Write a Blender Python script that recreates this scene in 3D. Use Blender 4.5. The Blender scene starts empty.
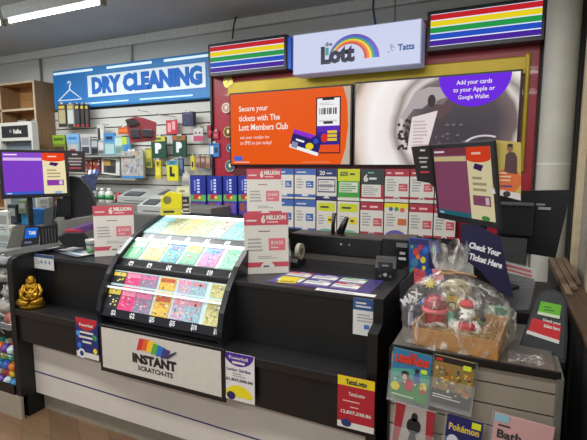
import bpy, math, random
from mathutils import Matrix, Vector
random.seed(7)
sc = bpy.context.scene
COL = sc.collection
R = math.radians
# ---------------------------------------------------------------- camera model
F, YAW, PIT, H, CX, CY = 450.0, R(25), R(7), 1.6, 293.5, 220.0
def ray(u, v):
    x = (u-CX)/F; y = -(v-CY)/F
    up = y*math.cos(PIT)-math.sin(PIT); fw = math.cos(PIT)+y*math.sin(PIT)
    return (-fw*math.sin(YAW)+x*math.cos(YAW), fw*math.cos(YAW)+x*math.sin(YAW), up)
def AY(u, v, y):      # point seen at (u, v) on the plane Y = y
    r = ray(u, v); t = y/r[1]; return Vector((r[0]*t, y, H+r[2]*t))
def AZ(u, v, z):
    r = ray(u, v); t = (z-H)/r[2]; return Vector((r[0]*t, r[1]*t, z))
# ---------------------------------------------------------------- materials
def lin(h):
    if isinstance(h, str):
        h = h.lstrip('#'); h = [int(h[i:i+2], 16)/255 for i in (0, 2, 4)]
        return tuple((x/12.92 if x <= .04045 else ((x+.055)/1.055)**2.4) for x in h)
    return tuple(h)
_mats = {}
def mat(col, rough=.55, metal=0, emit=0, alpha=1, noise=.08, scale=30, bump=0, trans=0, coat=0, glassy=False):
    key = (col, rough, metal, emit, alpha, noise, scale, bump, trans, coat)
    if key in _mats: return _mats[key]
    m = bpy.data.materials.new('surface'); m.use_nodes = True
    nt = m.node_tree; b = nt.nodes['Principled BSDF']; c = lin(col)
    b.inputs['Roughness'].default_value = rough; b.inputs['Metallic'].default_value = metal
    b.inputs['Base Color'].default_value = (*c, 1)
    if noise or bump:
        tc = nt.nodes.new('ShaderNodeTexCoord'); nz = nt.nodes.new('ShaderNodeTexNoise')
        nz.inputs['Scale'].default_value = scale; nz.inputs['Detail'].default_value = 3
        nt.links.new(tc.outputs['Object'], nz.inputs['Vector'])
        if noise:
            rp = nt.nodes.new('ShaderNodeValToRGB')
            rp.color_ramp.elements[0].position = .3; rp.color_ramp.elements[1].position = .7
            rp.color_ramp.elements[0].color = (*[x*(1-noise) for x in c], 1)
            rp.color_ramp.elements[1].color = (*[min(1, x*(1+noise)) for x in c], 1)
            nt.links.new(nz.outputs['Fac'], rp.inputs['Fac']); nt.links.new(rp.outputs['Color'], b.inputs['Base Color'])
        if bump:
            bp = nt.nodes.new('ShaderNodeBump'); bp.inputs['Strength'].default_value = bump; bp.inputs['Distance'].default_value = .01
            nt.links.new(nz.outputs['Fac'], bp.inputs['Height']); nt.links.new(bp.outputs['Normal'], b.inputs['Normal'])
    if emit:
        b.inputs['Emission Color'].default_value = (*c, 1); b.inputs['Emission Strength'].default_value = emit
    if alpha < 1: b.inputs['Alpha'].default_value = alpha
    if trans: b.inputs['Transmission Weight'].default_value = trans
    if coat: b.inputs['Coat Weight'].default_value = coat
    _mats[key] = m; return m
def paper(c): return mat(c, .5, noise=0)
def screen(c, e=.9):
    k = ('scr', c, e)
    if k in _mats: return _mats[k]
    m = bpy.data.materials.new('screen'); m.use_nodes = True; b = m.node_tree.nodes['Principled BSDF']
    b.inputs['Base Color'].default_value = (0, 0, 0, 1); b.inputs['Roughness'].default_value = .35
    b.inputs['Emission Color'].default_value = (*lin(c), 1); b.inputs['Emission Strength'].default_value = e; b.inputs['Specular IOR Level'].default_value = .12
    _mats[k] = m; return m
BLACK = mat('#0e0e10', .42, noise=.15); BLACK2 = mat('#1b1b1e', .38, noise=.15)
BLK = mat('#0c0c0e', .3); GREY = mat('#6c6f70', .5); WHITE = mat('#d9d8d2', .5, noise=.04)
CHROME = mat('#a8a8a8', .25, .9); CLEAR = mat('#dfe6ea', .08, alpha=.09, noise=0)
CELLO = None
def wood_mat(a, b_, scale=3, rough=.55, axis='X', stretch=14):
    key = ('wood', a, b_, scale, axis)
    if key in _mats: return _mats[key]
    m = bpy.data.materials.new('wood'); m.use_nodes = True; nt = m.node_tree; b = nt.nodes['Principled BSDF']
    tc = nt.nodes.new('ShaderNodeTexCoord'); mp = nt.nodes.new('ShaderNodeMapping')
    s = {'X': (1, stretch, stretch), 'Y': (stretch, 1, stretch), 'Z': (stretch, stretch, 1)}[axis]
    mp.inputs['Scale'].default_value = s
    nz = nt.nodes.new('ShaderNodeTexNoise'); nz.inputs['Scale'].default_value = scale; nz.inputs['Detail'].default_value = 6
    rp = nt.nodes.new('ShaderNodeValToRGB'); rp.color_ramp.elements[0].position = .3; rp.color_ramp.elements[1].position = .7
    rp.color_ramp.elements[0].color = (*lin(a), 1); rp.color_ramp.elements[1].color = (*lin(b_), 1)
    L = nt.links.new; L(tc.outputs['Object'], mp.inputs['Vector']); L(mp.outputs['Vector'], nz.inputs['Vector'])
    L(nz.outputs['Fac'], rp.inputs['Fac']); L(rp.outputs['Color'], b.inputs['Base Color']); b.inputs['Roughness'].default_value = rough
    _mats[key] = m; return m
# ---------------------------------------------------------------- text
_txt = {}
def text_geo(s, bold=0.0):
    k = (s, bold)
    if k in _txt: return _txt[k]
    cu = bpy.data.curves.new('lettering', 'FONT'); cu.body = s; cu.size = 1; cu.resolution_u = 2; cu.offset = bold; cu.align_x = 'CENTER'
    ob = bpy.data.objects.new('lettering', cu); COL.objects.link(ob)
    dg = bpy.context.evaluated_depsgraph_get(); me = ob.evaluated_get(dg).to_mesh()
    vs = [(v.co.x, v.co.y) for v in me.vertices]; fs = [tuple(p.vertices) for p in me.polygons]
    ob.evaluated_get(dg).to_mesh_clear(); bpy.data.objects.remove(ob); bpy.data.curves.remove(cu)
    if not vs: vs = [(0, 0)]
    xs = [v[0] for v in vs]; ys = [v[1] for v in vs]; x0, x1, y0, y1 = min(xs), max(xs), min(ys), max(ys)
    vs = [((x-x0)/max(1e-6, x1-x0), (y-y0)/max(1e-6, y1-y0)) for x, y in vs]
    _txt[k] = (vs, fs); return _txt[k]
# ---------------------------------------------------------------- mesh builder
class MB:
    def __init__(s): s.v = []; s.f = []; s.m = []; s.mats = []; s.M = Matrix.Identity(4); s.sm = []
    def mi(s, m):
        if m not in s.mats: s.mats.append(m)
        return s.mats.index(m)
    def add(s, vs, fs, m, smooth=False):
        o = len(s.v); s.v += [s.M @ Vector(v) for v in vs]; i = s.mi(m)
        for f in fs: s.f.append(tuple(o+k for k in f)); s.m.append(i); s.sm.append(smooth)
        return s
    def box(s, x0, x1, y0, y1, z0, z1, m, bev=0):
        if bev <= 0:
            vs = [(x, y, z) for z in (z0, z1) for y in (y0, y1) for x in (x0, x1)]
            return s.add(vs, [(0, 2, 3, 1), (4, 5, 7, 6), (0, 1, 5, 4), (2, 6, 7, 3), (0, 4, 6, 2), (1, 3, 7, 5)], m)
        b = min(bev, (x1-x0)*.45, (y1-y0)*.45, (z1-z0)*.45)
        import bmesh
        bm = bmesh.new(); bmesh.ops.create_cube(bm, size=1)
        for v in bm.verts: v.co = Vector(((x0+x1)/2+v.co.x*(x1-x0), (y0+y1)/2+v.co.y*(y1-y0), (z0+z1)/2+v.co.z*(z1-z0)))
        bmesh.ops.bevel(bm, geom=bm.edges[:], offset=b, segments=2, affect='EDGES', profile=.6)
        vs = [v.co.copy() for v in bm.verts]; bm.verts.index_update(); fs = [tuple(v.index for v in f.verts) for f in bm.faces]; bm.free()
        return s.add(vs, fs, m)
    def prism(s, pts, a0, a1, m, axis='X', smooth=False):   # pts are the two other axes in order
        n = len(pts)
        def mk(a, p): return {'X': (a, p[0], p[1]), 'Y': (p[0], a, p[1]), 'Z': (p[0], p[1], a)}[axis]
        vs = [mk(a0, p) for p in pts]+[mk(a1, p) for p in pts]
        return s.add(vs, [tuple(range(n)), tuple(range(2*n-1, n-1, -1))]+[(i, (i+1) % n, n+(i+1) % n, n+i) for i in range(n)], m, smooth)
    def cyl(s, p0, p1, r0, r1, m, n=14, smooth=True):
        p0 = Vector(p0); p1 = Vector(p1); d = (p1-p0).normalized(); a = d.orthogonal().normalized(); b = d.cross(a)
        vs = []
        for p, r in ((p0, r0), (p1, r1)): vs += [p+a*r*math.cos(t*2*math.pi/n)+b*r*math.sin(t*2*math.pi/n) for t in range(n)]
        s.add(vs, [(i, (i+1) % n, n+(i+1) % n, n+i) for i in range(n)], m, smooth)
        return s.add(vs, [tuple(range(n-1, -1, -1)), tuple(range(n, 2*n))], m)
    def tube(s, pts, r, m, n=8):
        pts = [Vector(p) for p in pts]
        rr = r if isinstance(r, (list, tuple)) else [r]*len(pts)
        vs = []; a = None
        for i, p in enumerate(pts):
            d = (pts[min(i+1, len(pts)-1)]-pts[max(i-1, 0)]).normalized()
            a = d.orthogonal().normalized() if a is None else (a-d*a.dot(d)).normalized()
            b = d.cross(a); vs += [p+(a*math.cos(t*2*math.pi/n)+b*math.sin(t*2*math.pi/n))*rr[i] for t in range(n)]
        k = len(pts); fs = [(j*n+i, j*n+(i+1) % n, (j+1)*n+(i+1) % n, (j+1)*n+i) for j in range(k-1) for i in range(n)]
        fs += [tuple(range(n-1, -1, -1)), tuple(range((k-1)*n, k*n))]
        return s.add(vs, fs, m, True)
    def ell(s, c, r, m, n=14, k=9, rot=None, jit=0):
        vs = []; rot = rot or Matrix.Identity(3); c = Vector(c)
        if not isinstance(r, (tuple, list)): r = (r, r, r)
        for j in range(1, k):
            ph = math.pi*j/k
            for i in range(n):
                q = 1+random.uniform(-jit, jit)
                vs.append(c+rot @ Vector((r[0]*q*math.sin(ph)*math.cos(2*math.pi*i/n), r[1]*q*math.sin(ph)*math.sin(2*math.pi*i/n), r[2]*q*math.cos(ph))))
        vs += [c+rot @ Vector((0, 0, r[2])), c+rot @ Vector((0, 0, -r[2]))]
        t, b = len(vs)-2, len(vs)-1
        fs = [(j*n+i, (j+1)*n+i, (j+1)*n+(i+1) % n, j*n+(i+1) % n) for j in range(k-2) for i in range(n)]
        fs += [(t, i, (i+1) % n) for i in range(n)]+[(b, (k-2)*n+(i+1) % n, (k-2)*n+i) for i in range(n)]
        return s.add(vs, fs, m, True)
    def lathe(s, prof, c, m, n=20, sx=1, sy=1):
        c = Vector(c); vs = [c+Vector((sx*r*math.cos(2*math.pi*i/n), sy*r*math.sin(2*math.pi*i/n), z)) for r, z in prof for i in range(n)]
        fs = [(j*n+i, j*n+(i+1) % n, (j+1)*n+(i+1) % n, (j+1)*n+i) for j in range(len(prof)-1) for i in range(n)]
        fs += [tuple(range(n-1, -1, -1)), tuple(range((len(prof)-1)*n, len(prof)*n))]
        return s.add(vs, fs, m, True)
    # flat printing: local x right, z up, printed towards -y
    def rect(s, x0, z0, x1, z1, m, k=1): y = -.0006*k; return s.add([(x0, y, z0), (x1, y, z0), (x1, y, z1), (x0, y, z1)], [(0, 1, 2, 3)], m)
    def poly(s, pts, m, k=1): return s.add([(p[0], -.0006*k, p[1]) for p in pts], [tuple(range(len(pts)))], m)
    def disc(s, cx, cz, rx, rz, m, k=1, a0=0, a1=360, n=28):
        pts = [(cx+rx*math.cos(R(a0+(a1-a0)*i/n)), cz+rz*math.sin(R(a0+(a1-a0)*i/n))) for i in range(n+(0 if a1-a0 >= 360 else 1))]
        return s.poly(pts, m, k)
    def arc(s, cx, cz, r0, r1, a0, a1, m, k=1, n=24, sz=1):
        y = -.0006*k; vs = []
        for i in range(n+1):
            a = R(a0+(a1-a0)*i/n); vs += [(cx+r0*math.cos(a), y, cz+sz*r0*math.sin(a)), (cx+r1*math.cos(a), y, cz+sz*r1*math.sin(a))]
        return s.add(vs, [(2*i, 2*i+1, 2*i+3, 2*i+2) for i in range(n)], m)
    def txt(s, t, x0, z0, x1, z1, m, k=2, bold=0.02, shear=0):
        vs, fs = text_geo(t, bold); y = -.0006*k
        return s.add([(x0+(x1-x0)*a+shear*(z1-z0)*b, y, z0+(z1-z0)*b) for a, b in vs], fs, m)
    def bars(s, x0, z0, x1, z1, n, m, k=2, seed=1):
        rd = random.Random(seed); h = (z1-z0)/n
        for i in range(n):
            w = (x1-x0)*rd.uniform(.6, 1); zz = z1-h*(i+.75); s.rect(x0, zz, x0+w, zz+h*.45, m, k)
        return s
    def build(s, name, parent=None, loc=None, rot=None):
        me = bpy.data.meshes.new(name); me.from_pydata([tuple(v) for v in s.v], [], s.f)
        for m in s.mats: me.materials.append(m)
        for p, i, q in zip(me.polygons, s.m, s.sm): p.material_index = i; p.use_smooth = q
        me.update(); o = bpy.data.objects.new(name, me); COL.objects.link(o)
        if loc is not None: o.location = loc
        if rot is not None: o.rotation_euler = rot
        if parent: o.parent = parent
        return o
def tag(o, label, cat, group=None):
    o['label'] = label; o['category'] = cat
    if group: o['group'] = group
    return o
def empty(name, loc, label, cat, rot=(0, 0, 0), group=None):
    o = bpy.data.objects.new(name, None); o.empty_display_size = .05; COL.objects.link(o); o.location = loc; o.rotation_euler = rot
    return tag(o, label, cat, group)
def struct(o): o['kind'] = 'structure'; return o
def pxbox(u0, v0, u1, v1, Y):   # rectangle on plane Y from its pixel bounds (u at mid height, v at mid width)
    vm, um = (v0+v1)/2, (u0+u1)/2
    return AY(u0, vm, Y).x, AY(u1, vm, Y).x, AY(um, v1, Y).z, AY(um, v0, Y).z
def card(u0, v0, u1, v1, Y, bg, t=.003, bottom=None):   # sheet MB with origin at bottom-left; returns mb, w, h, loc
    x0, x1, z0, z1 = pxbox(u0, v0, u1, v1, Y)
    if bottom is not None: z1 += bottom-z0; z0 = bottom
    mb = MB(); w, h = x1-x0, z1-z0; mb.box(0, w, 0, t, 0, h, bg)
    return mb, w, h, Vector((x0, Y, z0))
# ================================================================ ROOM SHELL
YB = 3.62
def wood_floor():
    m = bpy.data.materials.new('floor_planks'); m.use_nodes = True; nt = m.node_tree; b = nt.nodes['Principled BSDF']; L = nt.links.new
    tc = nt.nodes.new('ShaderNodeTexCoord'); br = nt.nodes.new('ShaderNodeTexBrick'); mp = nt.nodes.new('ShaderNodeMapping')
    mp.inputs['Rotation'].default_value = (0, 0, R(35))
    br.inputs['Scale'].default_value = 1; br.inputs['Brick Width'].default_value = 1.3; br.inputs['Row Height'].default_value = .15; br.inputs['Mortar Size'].default_value = .0015
    br.inputs['Color1'].default_value = (*lin('#64492c'), 1); br.inputs['Color2'].default_value = (*lin('#715435'), 1); br.inputs['Mortar'].default_value = (*lin('#4a3722'), 1)
    nz = nt.nodes.new('ShaderNodeTexNoise'); nz.inputs['Scale'].default_value = 6; nz.inputs['Detail'].default_value = 8
    m2 = nt.nodes.new('ShaderNodeMapping'); m2.inputs['Rotation'].default_value = (0, 0, R(35)); m2.inputs['Scale'].default_value = (1, 9, 1)
    mx = nt.nodes.new('ShaderNodeMixRGB'); mx.blend_type = 'MULTIPLY'; mx.inputs['Fac'].default_value = .7
    L(tc.outputs['Object'], mp.inputs['Vector']); L(mp.outputs['Vector'], br.inputs['Vector']); L(tc.outputs['Object'], m2.inputs['Vector']); L(m2.outputs['Vector'], nz.inputs['Vector'])
    L(br.outputs['Color'], mx.inputs['Color1']); L(nz.outputs['Color'], mx.inputs['Color2']); 
    hs = nt.nodes.new('ShaderNodeHueSaturation'); hs.inputs['Value'].default_value = 1.9; hs.inputs['Saturation'].default_value = .85
    L(mx.outputs['Color'], hs.inputs['Color']); L(hs.outputs['Color'], b.inputs['Base Color']); b.inputs['Roughness'].default_value = .45
    return m
struct(MB().box(-7.5, 3.5, -3, YB+.1, -.08, 0, wood_floor()).build('floor'))
WALL = mat('#cfd2cc', .8, noise=.03, scale=2)
w = MB().box(-7.5, 3.5, YB, YB+.1, 0, 2.95, WALL); struct(w.build('wall_back'))
CEIL = mat('#b4b8ba', .7, noise=.04, scale=3)
c = MB().box(-7.5, 3.5, -3, YB+.1, 2.885, 2.95, CEIL)
struct(c.build('ceiling'))
c = MB().box(-7.5, .4, YB-.05, YB, 2.80, 2.885, mat('#d0d2cd', .7), bev=.008); struct(c.build('trim_1'))
WR = mat('#98958a', .7, noise=.05)
struct(MB().box(.42, .5, -.5, YB, 0, 2.95, WR).build('wall_right'))
BE = mat('#c4b494', .6)
struct(MB().box(.385, .42, 3.05, 3.13, 0, 2.9, BE, bev=.004).build('trim_2'))
struct(MB().box(.385, .42, 2.52, 2.60, 0, 2.9, BE, bev=.004).build('trim_3'))
struct(MB().box(.19, .42, YB-.10, YB, 0, 2.95, mat('#686865', .7)).build('trim_4'))
# round column
p = MB().cyl((.285, 3.36, 0), (.285, 3.36, 2.94), .096, .096, mat('#c2c0b4', .6, noise=.06, scale=6), n=32)
p.cyl((.285, 3.36, 1.60), (.285, 3.36, 1.612), .0975, .0975, WHITE, n=32)
struct(p.build('trim_5'))
# ================================================================ LIGHT FITTINGS AND ADDED LAMPS
TUBE = mat('#f4fbff', .5, emit=9, noise=0)
def batten(x0, x1, y, z, label, em=TUBE):
    e = empty('fluorescent_light', ((x0+x1)/2, y, z), label, 'light', group='fluorescent battens on the ceiling')
    hw = (x1-x0)/2
    MB().prism([(-.035, .0), (.035, 0), (.05, .05), (.05, .09), (-.05, .09), (-.05, .05)], -hw, hw, mat('#c9cbc8', .5)).build('housing', e)
    MB().cyl((-hw+.03, 0, -.018), (hw-.03, 0, -.018), 0.012, 0.012, em, n=12).build('tube', e)
    for s in (-1, 1): MB().box(s*hw-.03 if s > 0 else -hw, s*hw if s > 0 else -hw+.03, -.02, .02, -.042, .005, mat('#8d8a72', .4), bev=.004).build('lamp_holder', e)
    return e
zL = 2.795
batten(-3.80, -2.70, 2.54, zL, 'bright fluorescent tube batten above the dry cleaning sign')
batten(-5.04, -3.84, 2.54, zL, 'fluorescent tube batten cut off by the left edge of the ceiling')
batten(-4.4, -3.2, 2.0, zL, 'far upper left fluorescent batten partly out of view')
for i, (x, y) in enumerate([(-3.6, .6), (-1.9, .6), (-.2, .6), (-3.6, -1.2), (-1.9, -1.2), (-.2, -1.2), (1.6, -1.2)]):  # unseen batten rows over the customer side, added to light the room
    batten(x-.6, x+.6, y, zL, 'unseen fluorescent batten added for light in the row above the customer side')
def area(loc, rot, sx, sy, e, col=(1, 1, 1)):  # added fill lamps under the ceiling, separate from the battens
    l = bpy.data.lights.new('ceiling_fill_lamp', 'AREA'); l.shape = 'RECTANGLE'; l.size = sx; l.size_y = sy; l.energy = e; l.color = col
    o = bpy.data.objects.new('ceiling_fill_lamp', l); COL.objects.link(o); o.location = loc; o.rotation_euler = rot
area((-1.9, .6, 2.73), (0, 0, 0), 4.6, .25, 64, (1, .98, .95))
area((-1.9, -1.2, 2.73), (0, 0, 0), 5.5, .25, 66, (1, .97, .93))
area((-4.0, 2.1, 2.73), (0, 0, 0), 3.0, .4, 62, (.95, .98, 1))
area((-1.2, 2.1, 2.73), (0, 0, 0), 3.0, .3, 26, (1, .98, .95))
# ================================================================ BACK WALL LEFT: SLATWALL, SIGN, CABLES
SL = mat('#d2d1c8', .55, noise=.03); SLD = mat('#4f4f4c', .7)
x0, x1 = -4.66, -2.47
sw = MB().box(x0, x1, 3.598, YB-.002, 0, 2.22, SLD)
z = .1
while z < 2.2:
    sw.box(x0, x1, 3.582, 3.602, z, min(z+.088, 2.22), SL); z += .1
sw = tag(sw.build('slatwall_panel'), 'white grooved slatwall panel under the blue dry cleaning sign', 'wall panel')
# dry cleaning sign
BLU = mat('#2183c8', .35, noise=.05, emit=.05); BLD = mat('#1673be', .35, noise=0, emit=.1); LTB = mat('#b5dcf2', .3, noise=0, emit=.45)
xa, xb, zb, zt = AY(53.5, 90, 3.53).x, AY(211.5, 75, 3.53).x, AY(130, 104, 3.53).z, AY(130, 61.5, 3.53).z
e = empty('dry_cleaning_sign', (xa, 3.53, zb), 'blue DRY CLEANING lightbox sign with coat hanger', 'sign')
W, Hh = xb-xa, zt-zb
m = MB().box(0, W, .0, .05, 0, Hh, BLU, bev=.01); m.build('sign_box', e)
m = MB()
m.rect(.03, .05, .50, Hh-.06, BLD, 2)
m.rect(.52, .085, W-.05, Hh-.075, BLD, 2); m.rect(.535, .1, W-.065, Hh-.09, mat('#d5e4ec', .4, noise=0, emit=.25), 3)
m.txt('DRY CLEANING', .60, .125, W-.10, Hh-.115, mat('#0a3f80', .6, noise=0), 5, .06)
m.txt('DRY CLEANING', .595, .13, W-.105, Hh-.11, mat('#1766bd', .6, noise=0, emit=.28), 6, .06)
for xx in (.0, .8, 1.55): m.rect(xx+.02, Hh-.045, xx+.62, Hh-.022, mat('#d8f0f8', .3, noise=0, emit=.5), 4)
m.rect(.5, .03, 1.1, .045, LTB, 3); m.rect(1.25, .03, 1.9, .045, LTB, 3)
m.build('sign_face', e, (0, -.001, 0))
WH = mat('#eef4f8', .3, noise=0, emit=.3)
m = MB(); m.tube([(.08, -.006, .09), (.265, -.006, .20), (.44, -.006, .09), (.08, -.006, .09)], .006, WH)
m.tube([(.265, -.006, .20), (.265, -.006, .235), (.285, -.006, .255), (.275, -.006, .28), (.25, -.006, .285), (.238, -.006, .265)], .006, WH); m.build('coat_hanger', e)
# cables and conduits
def cable(pts, r, m, label, name='wall_cable', cat='cable'): return tag(MB().tube(pts, r, m).build(name), label, cat)
x = AY(40, 60, 3.6).x; cable([(x, 3.6, 2.86), (x, 3.6, 2.53)], .012, mat('#7c7f7b', .6), 'grey vertical conduit on the wall above the wooden bookcase')
x = AY(131, 50, 3.6).x; cable([(x, 3.6, 2.86), (x, 3.6, 2.64)], .014, mat('#c4c7c2', .6), 'pale vertical conduit on the wall above the dry cleaning sign')
x = AY(238, 20, 3.55).x; cable([(x, 3.55, 2.94), (x-.01, 3.5, 2.82), (x+.01, 3.44, 2.68)], .007, BLACK, 'dark cable dropping to the left rainbow sign')
x = AY(376, 20, 3.4).x; cable([(x, 3.35, 2.94), (x-.01, 3.35, 2.73), (x+.012, 3.35, 2.6)], .008, mat('#24405e', .5), 'navy cable dropping behind the central white lightbox')
x = AY(396, 10, 3.4).x; cable([(x, 3.37, 2.94), (x, 3.37, 2.6)], .005, mat('#6e6c60', .5), 'thin grey cable right of the navy cable above the lightbox')
# ================================================================ LOTTERY BOARD
RED = mat('#a31f30', .35, noise=.06, scale=3, coat=.3); GOLD = mat('#b39a1c', .35, .3, noise=.1, scale=4)
bx0, bx1 = -2.44, .175
e = empty('lottery_backboard', ((bx0+bx1)/2, 3.5, 1.0), 'glossy red lottery backboard with gold inner frame', 'backboard')
hw = (bx1-bx0)/2
MB().box(-hw, hw, .0, .08, .0, 1.64, RED, bev=.006).build('panel', e)
MB().box(-hw-.02, -hw, -.02, .08, 0, 1.64, BLACK).build('edge_strip', e)
MB().box(-hw+.17, hw-.075, -.02, 0, 1.2, 1.325, GOLD, bev=.01).build('gold_rail', e)
MB().box(hw-.085, hw-.055, -.02, 0, .55, 1.34, GOLD, bev=.01).build('gold_stile', e)
# round badges
for i, (u, v, r, cc, lb) in enumerate([(228, 82, .052, '#c9ac3a', 'gold round badge at the top of the red strip left of the orange screen'), (226, 108, .047, '#c9a7a0', 'pale pink round badge second from the top on the red strip'),
        (228, 132, .052, '#8d6a35', 'bronze round badge in the middle of the red strip'), (230, 148, .04, '#2f6b9b', 'small blue round badge on the red strip'), (230, 166, .055, '#5d8088', 'teal grey round badge lowest on the red strip')]):
    q = AY(u, v, 3.48); b = MB().cyl((0, .018, 0), (0, 0, 0), r, r, mat(cc, .35, .3), n=28)
    b.disc(0, 0, r*.78, r*.78, mat(cc, .2, .5, noise=.3, scale=60), 2); b.arc(0, 0, r*.82, r*.9, 0, 360, mat('#e8dcb0', .3, .3), 2)
    b.disc(0, r*.1, r*.25, r*.35, mat('#efe3b8', .3, noise=0), 3)
    tag(b.build('round_badge', loc=q), lb, 'badge')
# rainbow signs
RB = ['#c8202a', '#efd61c', '#1f9a4a', '#1b4fc4', '#45169a']
def rainbow(x0, x1, z0, z1, label, side):
    e = empty('rainbow_sign', (x0, 3.38, z0), label, 'sign')
    w, h = x1-x0, z1-z0
    MB().box(0, w, 0, .12, 0, h, mat('#1a1c22', .35), bev=.004).build('casing', e)
    m = MB(); a, b = .025, w-.02; c0, c1 = .03, h-.025; hh = (c1-c0)/5
    m.rect(a, c0, b, c1, screen('#e4e8ff', .9), 1)
    for i, c in enumerate(RB):
        m.rect(a, c1-hh*(i+1)+.0035, b, c1-hh*i-.0035, screen(c, .85), 2)
    m.build('sign_face', e, (0, -.001, 0))
    if side > 0: MB().box(w, w+.03, .02, .1, .01, h-.02, mat('#2f62c9', .4, emit=.3)).build('side_cap', e)
    return e
rainbow(-2.40, -1.64, 2.365, 2.64, 'rainbow striped lit sign left of the central lightbox', 1)
rainbow(-.545, .185, 2.39, 2.66, 'rainbow striped lit sign at the right end of the header', 0)
# central lott lightbox
e = empty('lottery_lightbox', (-1.53, 3.27, 2.29), 'white lightbox with rainbow arch and lettering between the rainbow signs', 'sign')
w, h = .97, .30
MB().box(0, w, .0, .16, 0, h, mat('#a9b2d4', .4, emit=.15), bev=.005).build('casing', e)
m = MB().rect(.008, .006, w-.008, h-.006, screen('#d0d6f0', .9), 1)
cx, cz = .470, .072
for i, c in enumerate(['#7d2e90', '#2d52c4', '#2d9a56', '#f0c81e', '#e46a1e', '#b8392e']):
    r1 = .185-i*.0   # thin at the left foot, wide at the right foot
    for sgn in (0,):
        y = -.0006*(3+i); n = 26; vs = []
        for q in range(n+1):
            a = R(180-180*q/n); wd = .005+.012*(q/n)
            outer = .165+.035*(q/n)-i*wd*1.02
            vs += [(cx+outer*math.cos(a)*1.06, y, cz+outer*math.sin(a)*.98), (cx+(outer-wd*1.15)*math.cos(a)*1.06, y, cz+(outer-wd*1.15)*math.sin(a)*.98)]
        m.add(vs, [(2*q, 2*q+1, 2*q+3, 2*q+2) for q in range(n)], mat(['#6a3fae', '#2d5fd0', '#2a9a58', '#f0c81e', '#e0701e', '#c23a2e'][i], .3, noise=0, emit=.4))
NV = mat('#1b2146', .4, noise=0)
m.txt('Lott', .235, .055, .50, .185, NV, 12, .06); m.txt('the', .27, .185, .325, .215, NV, 12, .03)
m.rect(.272, .12, .298, .175, mat('#2a9a8a', .4, noise=0, emit=.3), 13)
m.txt('Tatts', .81, .10, .925, .145, mat('#2260a8', .4, noise=0, emit=.2), 3, .04); m.arc(.775, .12, .01, .014, 0, 300, mat('#3a70b0', .4, noise=0), 3); m.arc(.765, .14, .006, .010, 0, 300, mat('#3a70b0', .4, noise=0), 3); m.arc(.745, .105, .008, .011, 180, 360, mat('#3a70b0', .4, noise=0), 3)
m.build('sign_face', e, (0, -.001, 0))
# ================================================================ SCREENS
def tv(x0, x1, z0, z1, label, draw):
    e = empty('wall_screen', (x0, 3.44, z0), label, 'screen', group=None)
    w, h = x1-x0, z1-z0
    MB().box(0, w, 0, .05, 0, h, BLK, bev=.004).build('casing', e)
    m = MB(); draw(m, w, h); m.build('display_panel', e, (0, -.001, 0)); return e
OR = screen('#f25c08', .82); WHs = screen('#f6efe9')
def draw1(m, w, h):
    b = .014; m.rect(b, b, w-b, h-b, OR, 1)
    m.poly([(w-b, b), (w-b, h-b), (w-.075, h-b), (w-.04, h*.8), (w-.03, h*.5), (w-.05, h*.22), (w-.09, b)][::-1], screen('#c9b8a4', .8), 2)
    T = WHs
    m.txt('Secure your', .10, .455, .385, .515, T, 3, .015); m.txt('tickets with The', .10, .385, .50, .435, T, 3, .015); m.txt('Lott Members Club', .10, .305, .575, .36, T, 3, .015)
    m.txt('ask your retailer for', .11, .225, .40, .26, T, 3, .0); m.txt('an SMS to join today!', .11, .175, .42, .215, T, 3, .0)
    m.M = Matrix.Translation((.092, 0, -.01)); m.rect(.735, .11, .945, .555, screen('#22222c', .7), 3)
    m.rect(.745, .12, .935, .545, screen('#f2f2f2'), 4); m.rect(.79, .53, .89, .545, screen('#22222c', .7), 5)
    m.rect(.745, .12, .935, .33, screen('#31208c'), 5); m.rect(.745, .12, .935, .18, screen('#e8501a'), 6); m.rect(.745, .28, .935, .33, screen('#5b22b8'), 6)
    m.rect(.76, .36, .915, .375, screen('#cfcfcf'), 6); m.rect(.80, .345, .88, .365, screen('#333'+'333'), 7)
    for i in range(9): m.rect(.765+i*.0165, .42, .765+i*.0165+.006+.004*(i % 3), .47, screen('#303030'), 6)
    m.bars(.765, .49, .9, .515, 2, screen('#bdbdbd'), 6)
    for i, c in enumerate(['#e8c21e', '#e8c21e', '#e8c21e']): m.rect(.835, .21+i*.03, .915, .232+i*.03, screen(c), 7)
    m.disc(.81, .235, .03, .035, screen('#d92a2a'), 7)
    # membership card, tilted
    m.M = Matrix.Identity(4); a = R(-17); cx, cz = .735, .185
    def q(x, z): return (cx+x*math.cos(a)-z*math.sin(a), cz+x*math.sin(a)+z*math.cos(a))
    m.M = Matrix.Translation((cx, 0, cz)) @ Matrix.Scale(.70, 4) @ Matrix.Translation((-cx, 0, -cz)); m.poly([q(-.19, -.10), q(.19, -.10), q(.19, .12), q(-.19, .12)], screen('#f0f0f0'), 8)
    m.poly([q(-.19, -.06), q(.19, -.06), q(.19, .12), q(-.19, .12)], screen('#1e1a66'), 9)
    m.poly([q(-.19, .07), q(.05, .07), q(.10, .12), q(-.19, .12)], screen('#8a2bd0'), 10)
    m.disc(*q(.06, -.02), .05, .04, screen('#e8d21e'), 10); m.disc(*q(.12, .06), .03, .03, screen('#2b4ec0'), 10)
    m.poly([q(-.13, .0), q(-.02, .0), q(-.02, .022), q(-.13, .022)], WHs, 11); m.poly([q(-.17, -.09), q(-.09, -.09), q(-.09, -.02), q(-.17, -.02)], screen('#8d8da8'), 11)
    m.M = Matrix.Identity(4); m.rect(.045, .045, .13, .085, screen('#3d6ad0'), 4); m.rect(.045, .03, .2, .035, WHs, 4); m.rect(.7, .03, .95, .034, screen('#f0a080'), 4)
tv(AY(229.5,120,3.44).x, AY(352,120,3.44).x, 1.59, 2.222, 'left wall screen showing an orange members club advert', draw1)
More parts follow.
